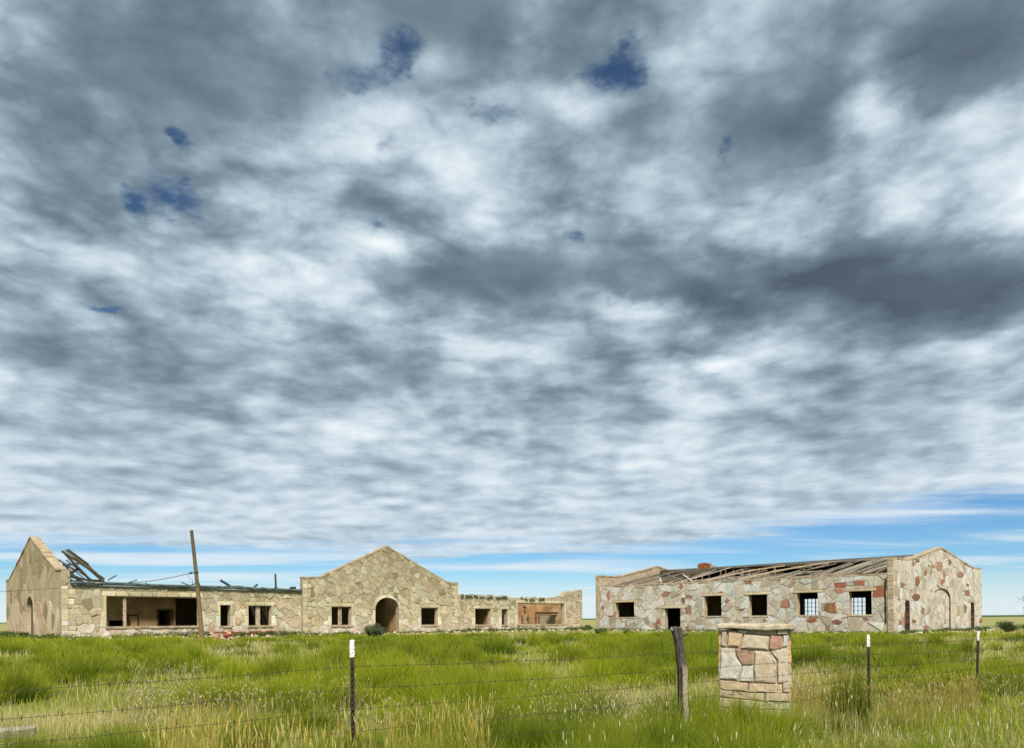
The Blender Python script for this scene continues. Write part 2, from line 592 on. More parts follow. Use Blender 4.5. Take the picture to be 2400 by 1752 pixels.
def area(poly):
    return 0.5 * sum(poly[i][0] * poly[(i + 1) % len(poly)][1] - poly[(i + 1) % len(poly)][0] * poly[i][1] for i in range(len(poly))) if len(poly) > 2 else 0.0


def ccw(poly):
    return poly if area(poly) > 0 else poly[::-1]


def edges(poly):
    for i in range(len(poly)):
        p, q = poly[i], poly[(i + 1) % len(poly)]
        ex, ez = q[0] - p[0], q[1] - p[1]
        L = math.hypot(ex, ez)
        if L > 1e-6:
            a, b = ez / L, -ex / L                    # outward normal of a ccw polygon
            yield a, b, a * p[0] + b * p[1]


def inter(poly, conv):
    for a, b, c in edges(conv):
        poly = clip(poly, a, b, c)
        if len(poly) < 3:
            return []
    return poly


def subtract(poly, conv, tol=0.004):
    it = inter(poly, conv)
    if len(it) < 3 or area(it) < tol:
        return [poly]
    out, rest = [], poly
    for a, b, c in edges(conv):
        o = clip(rest, -a, -b, -c)
        if len(o) > 2 and area(o) > 0.012:
            out.append(o)
        rest = clip(rest, a, b, c)
        if len(rest) < 3:
            break
    return out


def inset(poly, d):
    out = poly
    for a, b, c in list(edges(poly)):
        out = clip(out, a, b, c - d)
        if len(out) < 3:
            return []
    # drop doubled corners
    res = []
    for p in out:
        if not res or math.hypot(p[0] - res[-1][0], p[1] - res[-1][1]) > 0.008:
            res.append(p)
    return res if len(res) > 2 else []


def scatter(a0, a1, z0, z1, size, flat=0.85, drop=0.25):
    """points for random flagstones of about `size`"""
    pts = []
    na, nz = max(1, int((a1 - a0) / size)), max(1, int((z1 - z0) / (size * flat)))
    for j in range(-1, nz + 1):
        for i in range(-1, na + 1):
            if random.random() < drop:
                continue
            pts.append((a0 + (i + 0.5 + random.uniform(-0.48, 0.48) + 0.5 * (j % 2)) * (a1 - a0) / na,
                        z0 + (j + 0.5 + random.uniform(-0.48, 0.48)) * (z1 - z0) / nz))
    return pts


def cells(pts, R):
    arr = np.array(pts)
    for k, p in enumerate(pts):
        d = np.hypot(arr[:, 0] - p[0], arr[:, 1] - p[1])
        poly = [(p[0] - R, p[1] - R), (p[0] + R, p[1] - R), (p[0] + R, p[1] + R), (p[0] - R, p[1] + R)]
        for q in np.argsort(d)[1:28]:
            if d[q] > 2 * R:
                break
            n0, n1 = arr[q, 0] - p[0], arr[q, 1] - p[1]
            L = math.hypot(n0, n1)
            n0, n1 = n0 / L, n1 / L
            poly = clip(poly, n0, n1, n0 * (p[0] + arr[q, 0]) / 2 + n1 * (p[1] + arr[q, 1]) / 2)
            if len(poly) < 3:
                break
        if len(poly) > 2:
            yield ccw(poly)


def stone_shape(poly, gap, proud, bev, put, wob=0.006):
    """one stone: outline `poly`, standing `proud` of the wall; put(a, z, d) -> local xyz"""
    o = inset(poly, gap)
    if len(o) < 3:
        return None
    f = inset(o, bev)
    if len(f) < 3:
        return None
    cx = sum(p[0] for p in f) / len(f)
    cz = sum(p[1] for p in f) / len(f)
    n = len(o)
    # same number of corners on the front face: pull each outline corner towards the middle
    fr = []
    for p in o:
        L = math.hypot(p[0] - cx, p[1] - cz) or 1
        k = max(0.4, 1 - 1.5 * bev / L)
        fr.append((cx + (p[0] - cx) * k, cz + (p[1] - cz) * k))
    tilt = (random.uniform(-1, 1) * wob, random.uniform(-1, 1) * wob)
    vs = [put(p[0], p[1], -0.012) for p in o]
    vs += [put(p[0], p[1], proud * 0.55) for p in o]
    vs += [put(p[0], p[1], proud + random.uniform(-wob, wob) * 0.5 + (p[0] - cx) * tilt[0] * 3 + (p[1] - cz) * tilt[1] * 3) for p in fr]
    fs = []
    for r in range(2):
        for i in range(n):
            j = (i + 1) % n
            fs.append((r * n + i, r * n + j, (r + 1) * n + j, (r + 1) * n + i))
    fs.append(tuple(2 * n + i for i in range(n)))
    return vs, fs


class Wall:
    """a wall standing on local line O + ax*a, outward normal nrm; z in local metres"""
    def __init__(self, parent, name, O, ax, nrm, thick, mat, base=-0.3):
        self.parent, self.name, self.mat, self.thick, self.base = parent, name, mat, thick, base
        self.O, self.ax, self.nrm = Vector(O), Vector(ax), Vector(nrm)
        self.top, self.open, self.trim, self.stones = [], [], [], []
        self.flip = self.ax.cross(Vector((0, 0, 1))).dot(self.nrm) < 0

    def put(self, a, z, d):
        p = self.O + self.ax * a + self.nrm * d
        return (p.x, p.y, p.z + z)

    def topz(self, a, side=0):
        tp = self.top
        if side >= 0:
            for (p, q) in zip(tp, tp[1:]):
                if p[0] - 1e-6 <= a < q[0] - 1e-6:
                    return p[1] + (q[1] - p[1]) * (a - p[0]) / (q[0] - p[0])
        for (p, q) in reversed(list(zip(tp, tp[1:]))):
            if p[0] + 1e-6 < a <= q[0] + 1e-6:
                return p[1] + (q[1] - p[1]) * (a - p[0]) / (q[0] - p[0])
        return tp[-1][1]

    def build(self):
        # an opening is (a0, a1, z0, z1, arch): arch adds a half round above z1
        A = set(p[0] for p in self.top)
        for a0, a1, z0, z1, arch in self.open:
            A |= {a0, a1}
            if arch:
                m_, r_ = (a0 + a1) / 2, (a1 - a0) / 2
                A |= {m_ - r_ * math.cos(math.pi * k / 14) for k in range(1, 14)}
        A = sorted(A)
        A = [a for i, a in enumerate(A) if i == 0 or a - A[i - 1] > 1e-4]
        g = Geo()

        def quad(p, q, r, s):
            vs = [p, q, r, s]
            g.add(vs[::-1] if self.flip else vs, [(0, 1, 2, 3)])

        def head(o, a):
            a0, a1, z0, z1, arch = o
            if not arch:
                return z1
            r_ = (a1 - a0) / 2
            return z1 + math.sqrt(max(0, r_ * r_ - (a - (a0 + a1) / 2) ** 2)) * arch
        T = self.thick
        for a, b in zip(A, A[1:]):
            m_ = (a + b) / 2
            ops = sorted([o for o in self.open if o[0] < m_ < o[1]], key=lambda o: o[2])
            lo_a = lo_b = self.base
            spans = []
            for o in ops:
                spans.append((lo_a, lo_b, o[2], o[2]))
                lo_a, lo_b = head(o, a), head(o, b)
            spans.append((lo_a, lo_b, self.topz(a, 1), self.topz(b, -1)))
            for (la, lb, ha, hb) in spans:
                if ha - la < 1e-4 and hb - lb < 1e-4:
                    continue
                P = self.put
                quad(P(a, la, 0), P(b, lb, 0), P(b, hb, 0), P(a, ha, 0))
                quad(P(b, lb, -T), P(a, la, -T), P(a, ha, -T), P(b, hb, -T))
                quad(P(a, ha, 0), P(b, hb, 0), P(b, hb, -T), P(a, ha, -T))
                quad(P(b, lb, 0), P(a, la, 0), P(a, la, -T), P(b, lb, -T))
        P = self.put
        for (a, z0, z1, s) in [(A[0], self.base, self.topz(A[0], 1), -1), (A[-1], self.base, self.topz(A[-1], -1), 1)]:
            if s < 0:
                quad(P(a, z0, -T), P(a, z0, 0), P(a, z1, 0), P(a, z1, -T))
            else:
                quad(P(a, z0, 0), P(a, z0, -T), P(a, z1, -T), P(a, z1, 0))
        for a0, a1, z0, z1, arch in self.open:
            quad(P(a0, z0, 0), P(a0, z0, -T), P(a0, z1, -T), P(a0, z1, 0))
            quad(P(a1, z0, -T), P(a1, z0, 0), P(a1, z1, 0), P(a1, z1, -T))
        for p, q in zip(self.top, self.top[1:]):
            if abs(p[0] - q[0]) < 1e-4 and abs(p[1] - q[1]) > 1e-3:
                lo, hi = min(p[1], q[1]), max(p[1], q[1])
                quad(P(p[0], lo, 0), P(p[0], lo, -T), P(p[0], hi, -T), P(p[0], hi, 0))
        self.ob = g.build(self.name, self.mat, self.parent, tinted=False)
        return self.ob

    def cut_shapes(self):
        out = []
        for p, q in zip(self.top, self.top[1:]):
            if q[0] - p[0] > 1e-4:
                out.append([(p[0], p[1]), (q[0], q[1]), (q[0], 30), (p[0], 30)])
        a0, a1 = self.top[0][0], self.top[-1][0]
        out.append([(a0 - 5, -5), (a0, -5), (a0, 30), (a0 - 5, 30)])
        out.append([(a1, -5), (a1 + 5, -5), (a1 + 5, 30), (a1, 30)])
        for a0, a1, z0, z1, arch in self.open:
            if arch:
                m_, r_ = (a0 + a1) / 2, (a1 - a0) / 2
                out.append([(a0, z0), (a1, z0)] + [(m_ + r_ * math.cos(math.pi * k / 10), z1 + r_ * arch * math.sin(math.pi * k / 10)) for k in range(11)])
            else:
                out.append([(a0, z0), (a1, z0), (a1, z1), (a0, z1)])
        return [ccw(c) for c in out]

    def lay(self, size, tints, gap=0.012, proud=(0.02, 0.05), z0=-0.1, flat=0.85, drop=0.25, keep=1.0, bev=0.014):
        """fill the wall face with flagstones; trim pieces first"""
        cuts = self.cut_shapes()
        for poly, tint, pr in self.trim:
            self.stones.append((ccw(poly), tint, pr, gap * 0.7, 0.012))
        solid = cuts + [ccw(t[0]) for t in self.trim]
        a0, a1 = self.top[0][0], self.top[-1][0]
        zt = max(p[1] for p in self.top)
        for c in cells(scatter(a0, a1, z0, zt, size, flat, drop), size * 1.5):
            pieces = [c]
            for s in solid:
                nxt = []
                for q in pieces:
                    nxt += subtract(q, s)
                pieces = nxt
                if not pieces:
                    break
            for q in pieces:
                if area(q) < 0.02 or random.random() > keep:
                    continue
                cz = sum(p[1] for p in q) / len(q)
                ca = sum(p[0] for p in q) / len(q)
                self.stones.append((q, tints(ca, cz, area(q)), random.uniform(*proud), gap * random.uniform(0.7, 1.3), bev))


def set_stones(walls, mat, limit, noun='stone'):
    """the stones that show largest become parts of their wall, the rest one mesh per wall"""
    cand = []
    for w in walls:
        M = w.parent.matrix_basis
        for s in w.stones:
            ca = sum(p[0] for p in s[0]) / len(s[0])
            cz = sum(p[1] for p in s[0]) / len(s[0])
            P = M @ Vector(w.put(ca, cz, 0))
            nn = M.to_3x3() @ w.nrm
            tc = Vector((0, 0, EYE)) - P
            cand.append((abs(area(s[0])) * max(0.0, nn.dot(tc.normalized())) / tc.length_squared, w, s))
    cand.sort(key=lambda c: -c[0])
    rest = {}
    for k, (sz, w, s) in enumerate(cand):
        got = stone_shape(s[0], s[3], s[2], s[4], w.put)
        if not got:
            continue
        if k < limit:
            link_mesh(noun, got[0], got[1], mat, w.ob, s[1])
        else:
            rest.setdefault(w, Geo()).add(got[0], got[1], s[1])
    for w, g in rest.items():
        kind(g.build('stone_facing', mat, w.ob), 'stuff')


def pick(pal, jit=0.06, k0=0.82):
    c = random.choice(pal)
    k = k0 + random.uniform(-jit * 1.6, jit * 1.2)
    return tuple(min(0.85, max(0.02, x * k * (1 + random.uniform(-jit, jit) * 0.4))) for x in lin(*c))
# ============================================================================= the long ruin with the arched entrance
LB = thing('stone_schoolhouse_ruin', 'long roofless tan flagstone ruin with central gable and arched doorway', 'ruin',
           (-8.8608, 55.0, EYE - 0.95), GRID)
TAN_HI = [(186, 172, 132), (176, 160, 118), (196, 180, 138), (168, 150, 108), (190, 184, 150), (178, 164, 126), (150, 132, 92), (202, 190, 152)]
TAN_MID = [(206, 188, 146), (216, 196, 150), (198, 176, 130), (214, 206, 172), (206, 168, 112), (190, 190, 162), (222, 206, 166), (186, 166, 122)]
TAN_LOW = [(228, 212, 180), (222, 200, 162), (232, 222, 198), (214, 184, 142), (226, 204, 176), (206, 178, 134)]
CUT = [(214, 200, 160), (206, 190, 150), (222, 210, 176), (198, 186, 148), (188, 180, 148)]
PALE = [(228, 216, 192), (220, 204, 172), (232, 222, 202)]


def calm(c, mean, k):
    c = tuple(x * k + 0.82 * m * (1 - k) for x, m in zip(c, lin(*mean)))
    g_ = sum(c) / 3
    return tuple(x * 0.8 + g_ * 0.2 for x in c)


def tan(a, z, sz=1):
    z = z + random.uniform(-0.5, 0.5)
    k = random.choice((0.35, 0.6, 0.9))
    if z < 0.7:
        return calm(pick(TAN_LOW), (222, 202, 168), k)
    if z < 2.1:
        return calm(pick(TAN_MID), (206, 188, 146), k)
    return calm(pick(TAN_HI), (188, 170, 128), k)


def dress(w, a0, a1, z0, z1, n=3, key=True, lh=0.24):
    """cut-stone lintel, jambs and sill round an opening; the frame strip and sill are parts"""
    la, lb = a0 - 0.2, a1 + 0.2
    k = (la + lb) / 2
    cuts_ = [la + (lb - la) * i / n for i in range(n + 1)]
    if key and n >= 2:
        if n % 2 == 0:
            cuts_ = cuts_[:n // 2] + [k - 0.09, k + 0.09] + cuts_[n // 2 + 1:]
        kk = [i for i in range(len(cuts_) - 1) if cuts_[i] <= k <= cuts_[i + 1]][0]
    for i in range(len(cuts_) - 1):
        p, q = cuts_[i], cuts_[i + 1]
        s = 0.03 if i else 0
        e = 0.03 if i < len(cuts_) - 2 else 0
        w.trim.append(([(p + s, z1), (q - e, z1), (q + (0.02 if e else 0), z1 + lh), (p - (0.02 if s else 0), z1 + lh)], pick(CUT), 0.045))
    zm = z0 + (z1 - z0) * 0.5
    for sgn, a in ((-1, a0), (1, a1)):
        w.trim.append(([(a, zm), (a + sgn * 0.17, zm), (a + sgn * 0.17, z1 - 0.004), (a, z1 - 0.004)], pick(CUT), 0.04))
        w.trim.append(([(a, z0 - 0.02), (a + sgn * 0.34, z0 - 0.02), (a + sgn * 0.25, zm - 0.004), (a, zm - 0.004)], pick(PALE), 0.045))
    g = Geo()
    P = w.put
    for (x0, x1, y0, y1) in ((a0 - 0.06, a1 + 0.06, z0 - 0.11, z0 + 0.015),):
        vs = [P(x0, y0, -0.2), P(x1, y0, -0.2), P(x1, y0, 0.09), P(x0, y0, 0.09), P(x0, y1, -0.2), P(x1, y1, -0.2), P(x1, y1 - 0.02, 0.09), P(x0, y1 - 0.02, 0.09)]
        g.add(vs, [(0, 1, 2, 3), (4, 5, 6, 7), (0, 1, 5, 4), (1, 2, 6, 5), (2, 3, 7, 6), (3, 0, 4, 7)])
    w.sills.append(g)


def frame_of(w, a0, a1, z0, z1, wd=0.06, depth=-0.16, mull=(), mat=None, parent=None):
    """weathered wooden frame set back in an opening"""
    g = Geo()

    def b(x0, x1, y0, y1):
        d0, d1 = depth - 0.05, depth + 0.05
        P = w.put
        vs = [P(x0, y0, d0), P(x1, y0, d0), P(x1, y0, d1), P(x0, y0, d1), P(x0, y1, d0), P(x1, y1, d0), P(x1, y1, d1), P(x0, y1, d1)]
        g.add(vs, [(0, 1, 2, 3), (4, 5, 6, 7), (0, 1, 5, 4), (1, 2, 6, 5), (2, 3, 7, 6), (3, 0, 4, 7)])
    b(a0, a0 + wd, z0, z1)
    b(a1 - wd, a1, z0, z1)
    b(a0 + wd, a1 - wd, z1 - wd, z1)
    for m, mw in mull:
        b(m - mw / 2, m + mw / 2, z0 + 0.002, z1 - wd - 0.002)
    return g.build('window_frame', mat or M_FRAME, parent or w.ob, tinted=False)


def quoins(w, a, sgn, z0, z1, pal=CUT):
    z, k = z0, 0
    while z < z1 - 0.12:
        h = min(random.uniform(0.22, 0.32), z1 - z)
        L = 0.62 if k % 2 else 0.34
        c1 = a + sgn * L * random.uniform(0.85, 1.1)
        if k % 2:
            mdl = a + sgn * L * 0.52
            w.trim.append((ccw([(a, z), (mdl, z), (mdl, z + h), (a, z + h)]), pick(pal), 0.04))
            w.trim.append((ccw([(mdl, z), (c1, z), (c1, z + h), (mdl, z + h)]), pick(pal), 0.036))
        else:
            w.trim.append((ccw([(a, z), (c1, z), (c1, z + h), (a, z + h)]), pick(pal), 0.042))
        z += h
        k += 1


walls_l = []
# left wing front
lw = Wall(LB, 'front_wall', (0, 0, 0), (1, 0, 0), (0, -1, 0), 0.4, M_MORTAR)
lw.sills = []
lw.top = [(-20.43, 3.71), (-20.03, 3.71), (-20.03, 2.97), (-13, 2.92), (-6.63, 2.87)]
lw.open = [(-18.26, -13.18, 0.71, 2.40, 0), (-11.94, -11.32, 0.68, 1.95, 0), (-10.18, -8.67, 0.69, 1.94, 0)]
lw.build()
dress(lw, -18.26, -13.18, 0.71, 2.40, 8, True, 0.28)
dress(lw, -11.94, -11.32, 0.68, 1.95, 1, False)
dress(lw, -10.18, -8.67, 0.69, 1.94, 3)
quoins(lw, -20.43, 1, 0.0, 2.9, CUT + PALE)
lw.trim.append(([(-12.6, 0.0), (-8.3, 0.0), (-8.3, 0.33), (-12.6, 0.33)], lin(220, 206, 184), 0.0))
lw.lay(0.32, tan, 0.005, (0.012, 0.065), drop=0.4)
lw.stones = [s for s in lw.stones if s[2] > 0.001]
# gabled entrance block
gb = Wall(LB, 'gable_wall', (0, -0.3, 0), (1, 0, 0), (0, -1, 0), 0.4, M_MORTAR)
gb.sills = []
gb.top = [(-6.63, 3.72), (-5.47, 3.74), (-0.15, 6.1), (5.19, 3.74), (6.22, 3.72)]
gb.open = [(-4.58, -3.07, 0.66, 1.91, 0), (-1.16, 0.82, -0.2, 1.73, 0.83), (2.75, 4.28, 0.61, 1.87, 0)]
gb.build()
dress(gb, -4.58, -3.07, 0.66, 1.91, 2)
dress(gb, 2.75, 4.28, 0.61, 1.87, 2)
quoins(gb, -6.63, 1, 0.0, 3.66)
quoins(gb, 6.22, -1, 0.0, 3.66)
mm, rr = -0.17, 0.99
for k in range(11):
    t0, t1 = math.pi * k / 11, math.pi * (k + 1) / 11
    ro = rr + (0.30 if k == 5 else random.choice((0.2, 0.24)))
    e = 0.83
    gb.trim.append((ccw([(mm + rr * math.cos(t0), 1.73 + rr * e * math.sin(t0)), (mm + ro * math.cos(t0), 1.73 + ro * e * math.sin(t0) * 1.02),
                         (mm + ro * math.cos(t1), 1.73 + ro * e * math.sin(t1) * 1.02), (mm + rr * math.cos(t1), 1.73 + rr * e * math.sin(t1))]), pick(CUT + PALE), 0.05))
z = 0.0
k = 0
while z < 1.7:
    h = min(0.34, 1.73 - z)
    L = 0.3 if k % 2 else 0.2
    for sg, a in ((-1, -1.16), (1, 0.82)):
        gb.trim.append((ccw([(a, z), (a + sg * L, z), (a + sg * L, z + h), (a, z + h)]), pick(CUT + PALE), 0.045))
    z += h
    k += 1
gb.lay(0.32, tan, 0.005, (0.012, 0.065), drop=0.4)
# right wing, its top broken away
rw = Wall(LB, 'front_wall', (0, 0, 0), (1, 0, 0), (0, -1, 0), 0.4, M_MORTAR)
rw.sills = []
rw.top = [(6.22, 2.86), (6.9, 2.9), (7.3, 2.84), (8.4, 2.87), (9.3, 2.82), (9.7, 2.9), (10.4, 2.8), (11.2, 2.84), (12.2, 2.74), (13.1, 2.77),
          (14.0, 2.70), (14.9, 2.78), (15.8, 2.73), (16.4, 2.82), (17.3, 2.86), (17.7, 3.0), (18.1, 2.95), (18.35, 3.25), (18.7, 3.42), (18.95, 3.28),
          (19.15, 3.44), (19.4, 3.3), (19.8, 3.46), (20.2, 3.55), (20.6, 3.57)]
rw.open = [(8.15, 9.78, 0.56, 1.84, 0), (10.93, 11.57, 0.54, 1.81, 0), (12.72, 18.28, 0.54, 2.32, 0)]
rw.build()
dress(rw, 8.15, 9.78, 0.56, 1.84, 3)
dress(rw, 10.93, 11.57, 0.54, 1.81, 1, False)
dress(rw, 12.72, 18.28, 0.54, 2.32, 7, True, 0.26)
quoins(rw, 20.6, -1, 0.0, 3.0)
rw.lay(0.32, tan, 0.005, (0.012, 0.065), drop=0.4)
# gable end, smeared with old stucco
ew = Wall(LB, 'end_wall', (-20.43, 0, 0), (0, 1, 0), (-1, 0, 0), 0.4, M_STUCCO)
ew.sills = []
ew.top = [(0.4, 3.71), (1.1, 3.72), (7.2, 6.0), (13.3, 3.72), (14.4, 3.71)]
ew.open = [(6.55, 8.35, -0.2, 1.7, 0.92), (7.18, 7.52, 3.95, 4.6, 0)]
ew.build()


def stuc(a, z, sz=1):
    z = z + random.uniform(-0.8, 0.8)
    return pick([(204, 178, 146), (194, 168, 134), (214, 194, 164)] if z < 1.6 else [(178, 158, 122), (166, 148, 114), (186, 170, 136), (152, 136, 106)], 0.05)


for k in range(9):
    t0, t1 = math.pi * k / 9, math.pi * (k + 1) / 9
    q = [(7.45 + r_ * math.cos(t_a), 1.7 + r_ * 0.92 * math.sin(t_a)) for t_a, r_ in ((t0, 0.9), (t0, 1.14), (t1, 1.14), (t1, 0.9))]
    ew.trim.append((ccw(q), pick([(206, 190, 158), (190, 172, 140)]), 0.02))
ew.lay(0.8, stuc, 0.012, (0.004, 0.02), keep=0.62, bev=0.03)
walls_l = [gb, lw, rw, ew]
set_stones(walls_l, M_STONE, 300)
for w in (lw, gb, rw):
    for g in w.sills:
        g.build('window_sill', M_FRAME if w is gb else M_COPING, w.ob, tinted=False)
frame_of(gb, -4.58, -3.07, 0.675, 1.91, 0.06, mull=((-3.93, 0.1), (-3.78, 0.06)))
frame_of(gb, 2.75, 4.28, 0.625, 1.87, 0.06)
frame_of(rw, 8.15, 9.78, 0.575, 1.84, 0.05)
frame_of(rw, 12.72, 18.28, 0.555, 2.32, 0.07)
frame_of(lw, -18.26, -13.18, 0.725, 2.40, 0.06, mull=((-17.28, 0.15),))
frame_of(lw, -10.18, -8.67, 0.705, 1.94, 0.05, mull=((-9.5, 0.26),))
# copings
def coping(par, pts, mat, yc, wd, axis='x', h=0.1, over=0.03):
    """coping stones laid end to end, each a little out of line"""
    for p, q in zip(pts, pts[1:]):
        L = math.hypot(q[0] - p[0], q[1] - p[1])
        n_ = max(1, round(L / 0.85))
        for k in range(n_):
            t0, t1 = k / n_, (k + 1) / n_ - 0.012 / L
            off_ = random.uniform(-0.014, 0.014)
            ends_ = []
            for t in (t0, t1):
                a, zz = p[0] + (q[0] - p[0]) * t, p[1] + (q[1] - p[1]) * t + h / 2 - 0.004 + off_ * 0.5
                ends_.append(Vector((a, yc + off_, zz)) if axis == 'x' else Vector((yc + off_, a, zz)))
            g = Geo()
            g.bar(ends_[0], ends_[1], wd + random.uniform(-0.03, 0.03), h * random.uniform(0.8, 1.15), (0, 0, 1), segs=2, jit=0.009)
            g.build('coping_stone', mat, par, tinted=False)


coping(gb.ob, [(-6.63, 3.725), (-5.47, 3.745), (-0.15, 6.105), (5.19, 3.745), (6.22, 3.725)], M_COPING, -0.1, 0.5, h=0.09)
coping(ew.ob, [(0.0, 3.73), (1.1, 3.735), (7.2, 6.015), (13.3, 3.735), (14.4, 3.72)], M_COPING, -20.22, 0.52, 'y', h=0.1)
# roof edge along the left wing: metal fascia, bent here and there
ed = [(-20.02, 3.06), (-18.5, 3.055), (-15.8, 3.02), (-13.4, 3.0), (-11.0, 3.01), (-9.7, 2.97), (-8.0, 2.94), (-6.66, 2.93)]
for p, q in zip(ed, ed[1:]):
    g = Geo()
    g.bar((p[0], -0.06, p[1]), (q[0] - 0.01, -0.06, q[1]), 0.24, 0.15, segs=3, jit=0.012)
    g.bar((p[0], -0.2, p[1] + 0.05), (q[0] - 0.01, -0.2, q[1] + 0.05), 0.05, 0.09, segs=3, jit=0.01)
    g.build('roof_edge', M_ROOFEDGE, LB, tinted=False)
# walls out of sight and inside
def plain_wall(par, name, lo, hi, mat, holes=(), axis='x'):
    w = Wall(par, name, (0, lo[1], 0) if axis == 'x' else (lo[0], 0, 0), (1, 0, 0) if axis == 'x' else (0, 1, 0),
             (0, -1, 0) if axis == 'x' else (-1, 0, 0), (hi[1] - lo[1]) if axis == 'x' else (hi[0] - lo[0]), mat)
    k = 0 if axis == 'x' else 1
    w.top = [(lo[k], hi[2]), (hi[k], hi[2])]
    w.open = list(holes)
    w.build()
    return w


plain_wall(LB, 'back_wall', (-20.03, 14.0, 0), (20.6, 14.4, 2.7), M_MORTAR)
plain_wall(LB, 'end_wall', (20.2, 0.402, 0), (20.6, 13.998, 2.7), M_MORTAR, axis='y')
pw = plain_wall(LB, 'partition_wall', (-20.02, 5.0, 0), (-12.8, 5.2, 2.72), M_PLASTER, [(-16.75, -15.5, 0.45, 1.08, 0), (-13.86, -13.06, -0.2, 1.68, 0)])
for pcs in (((-15.72, -15.62, 0.4, 1.42), (-15.62, -15.12, 1.34, 1.42), (-15.12, -15.04, 0.4, 1.42)), ((-13.96, -13.86, 0, 1.78), (-13.06, -12.96, 0, 1.78), (-13.86, -13.06, 1.68, 1.78))):
    g = Geo()
    for (x0, x1, z0, z1) in pcs:
        g.box((x0, 4.955, z0), (x1, 5.0, z1))
    g.build('door_frame', M_DARKWOOD, pw.ob, tinted=False)
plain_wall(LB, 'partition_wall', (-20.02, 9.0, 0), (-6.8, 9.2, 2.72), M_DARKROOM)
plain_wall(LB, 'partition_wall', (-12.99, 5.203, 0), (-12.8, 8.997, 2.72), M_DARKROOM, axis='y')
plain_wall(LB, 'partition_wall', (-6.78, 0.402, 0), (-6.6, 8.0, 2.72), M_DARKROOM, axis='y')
g = Geo()
g.box((-20.0, 3.6, 2.74), (-12.5, 9.3, 2.84))
g.box((-12.49, 2.2, 2.74), (-6.7, 9.3, 2.84))
g.build('shade_deck', M_DARKWOOD, LB, tinted=False)  # unseen deck added over the left wing, cut back to let some light in
plain_wall(LB, 'partition_wall', (1.0, 0.102, 0), (1.15, 5.0, 2.72), M_PLASTER, axis='y')
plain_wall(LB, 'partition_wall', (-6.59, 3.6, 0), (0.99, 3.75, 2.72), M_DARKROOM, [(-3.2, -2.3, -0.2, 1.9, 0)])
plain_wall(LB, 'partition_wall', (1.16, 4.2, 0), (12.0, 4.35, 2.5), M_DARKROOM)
plain_wall(LB, 'partition_wall', (12.02, 0.41, 0), (12.16, 4.3, 2.5), M_PLASTER, axis='y')
g = Geo()
g.box((-6.58, 1.6, 2.74), (6.2, 9.3, 2.82))
g.box((6.3, 2.0, 2.53), (12.1, 6.0, 2.62))
g.build('shade_deck', M_DARKWOOD, LB, tinted=False)  # unseen slabs added to keep the rooms behind the windows dark
pr = plain_wall(LB, 'partition_wall', (12.17, 2.5, 0), (20.19, 2.65, 2.62), M_PLASTER, [(17.7, 19.9, 0.25, 1.32, 0)])
for pcs in (((17.22, 17.32, 0.2, 1.62), (17.32, 20.1, 1.54, 1.62)), ((17.6, 17.7, 0.2, 1.40), (17.7, 19.95, 1.32, 1.40))):
    g = Geo()
    for (x0, x1, z0, z1) in pcs:
        g.box((x0, 2.44, z0), (x1, 2.499, z1))
    g.build('door_frame', M_DARKWOOD, pr.ob, tinted=False)
plain_wall(LB, 'partition_wall', (12.2, 7.0, 0), (20.1, 7.2, 2.3), M_DARKROOM)
g = Geo()
for (x, zz, w_, h_) in ((15.9, 2.05, 0.34, 0.2), (15.93, 1.7, 0.2, 0.5), (15.75, 1.0, 0.4, 1.1), (16.3, 0.85, 0.5, 0.7)):
    for q in range(4):
        g.tube([(x + random.uniform(-w_, w_) / 2, 2.492, zz + random.uniform(-h_, h_) / 2), (x + random.uniform(-w_, w_) / 2, 2.4985, zz + random.uniform(-h_, h_) / 2)], random.uniform(0.03, 0.08), 7)
g.build('soot_stain', M_TAR, pr.ob, tinted=False)
# door leaf deep in the end arch
g = Geo()
for k in range(6):
    g.box((-20.2, 6.56 + k * 0.298, -0.1), (-20.16, 6.84 + k * 0.298, 2.4), jit=0.004, tint=lin(104, 92, 70))
g.build('boarded_door', M_GREYWOOD, ew.ob)
g = Geo()
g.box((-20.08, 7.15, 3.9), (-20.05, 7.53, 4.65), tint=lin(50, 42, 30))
g.build('slit_shade_panel', M_GREYWOOD, ew.ob)  # dark panel stands in for the shade inside the slit


# fallen roof timbers over the left wing
def board(par, a, b, w, h, tint, name='rafter', sag=0.0, segs=3, twist=0.0, mat=None):
    g = Geo()
    g.bar(a, b, w, h, (0, 0, 1), segs=segs, sag=sag, tint=tint, jit=0.004, twist=twist)
    return g.build(name, mat or M_GREYWOOD, par)


GREYW = [(96, 92, 74), (82, 78, 62), (112, 104, 84), (70, 66, 54), (128, 118, 96)]
tops = [(-20.1, 4.85), (-19.9, 4.72), (-19.75, 4.98), (-19.55, 4.9), (-19.95, 4.45), (-19.7, 4.3), (-19.9, 4.05), (-19.85, 4.6), (-19.3, 4.55), (-19.95, 3.85), (-19.9, 3.62)]
ends = [(-18.1, 3.35), (-18.5, 3.2), (-18.2, 3.75), (-17.9, 3.4), (-18.4, 3.15), (-18.7, 3.1), (-18.9, 3.05), (-17.5, 3.1), (-17.6, 3.2), (-18.6, 3.2), (-18.8, 3.1)]
for k, (p, q) in enumerate(zip(tops, ends)):
    y = 1.2 + 0.34 * k
    board(LB, (p[0], y + random.uniform(-0.2, 0.2), p[1]), (q[0], y + random.uniform(-0.4, 0.4), q[1]), random.choice((0.06, 0.1, 0.14)), random.choice((0.08, 0.12, 0.05)), pick(GREYW, 0.06, 0.7))
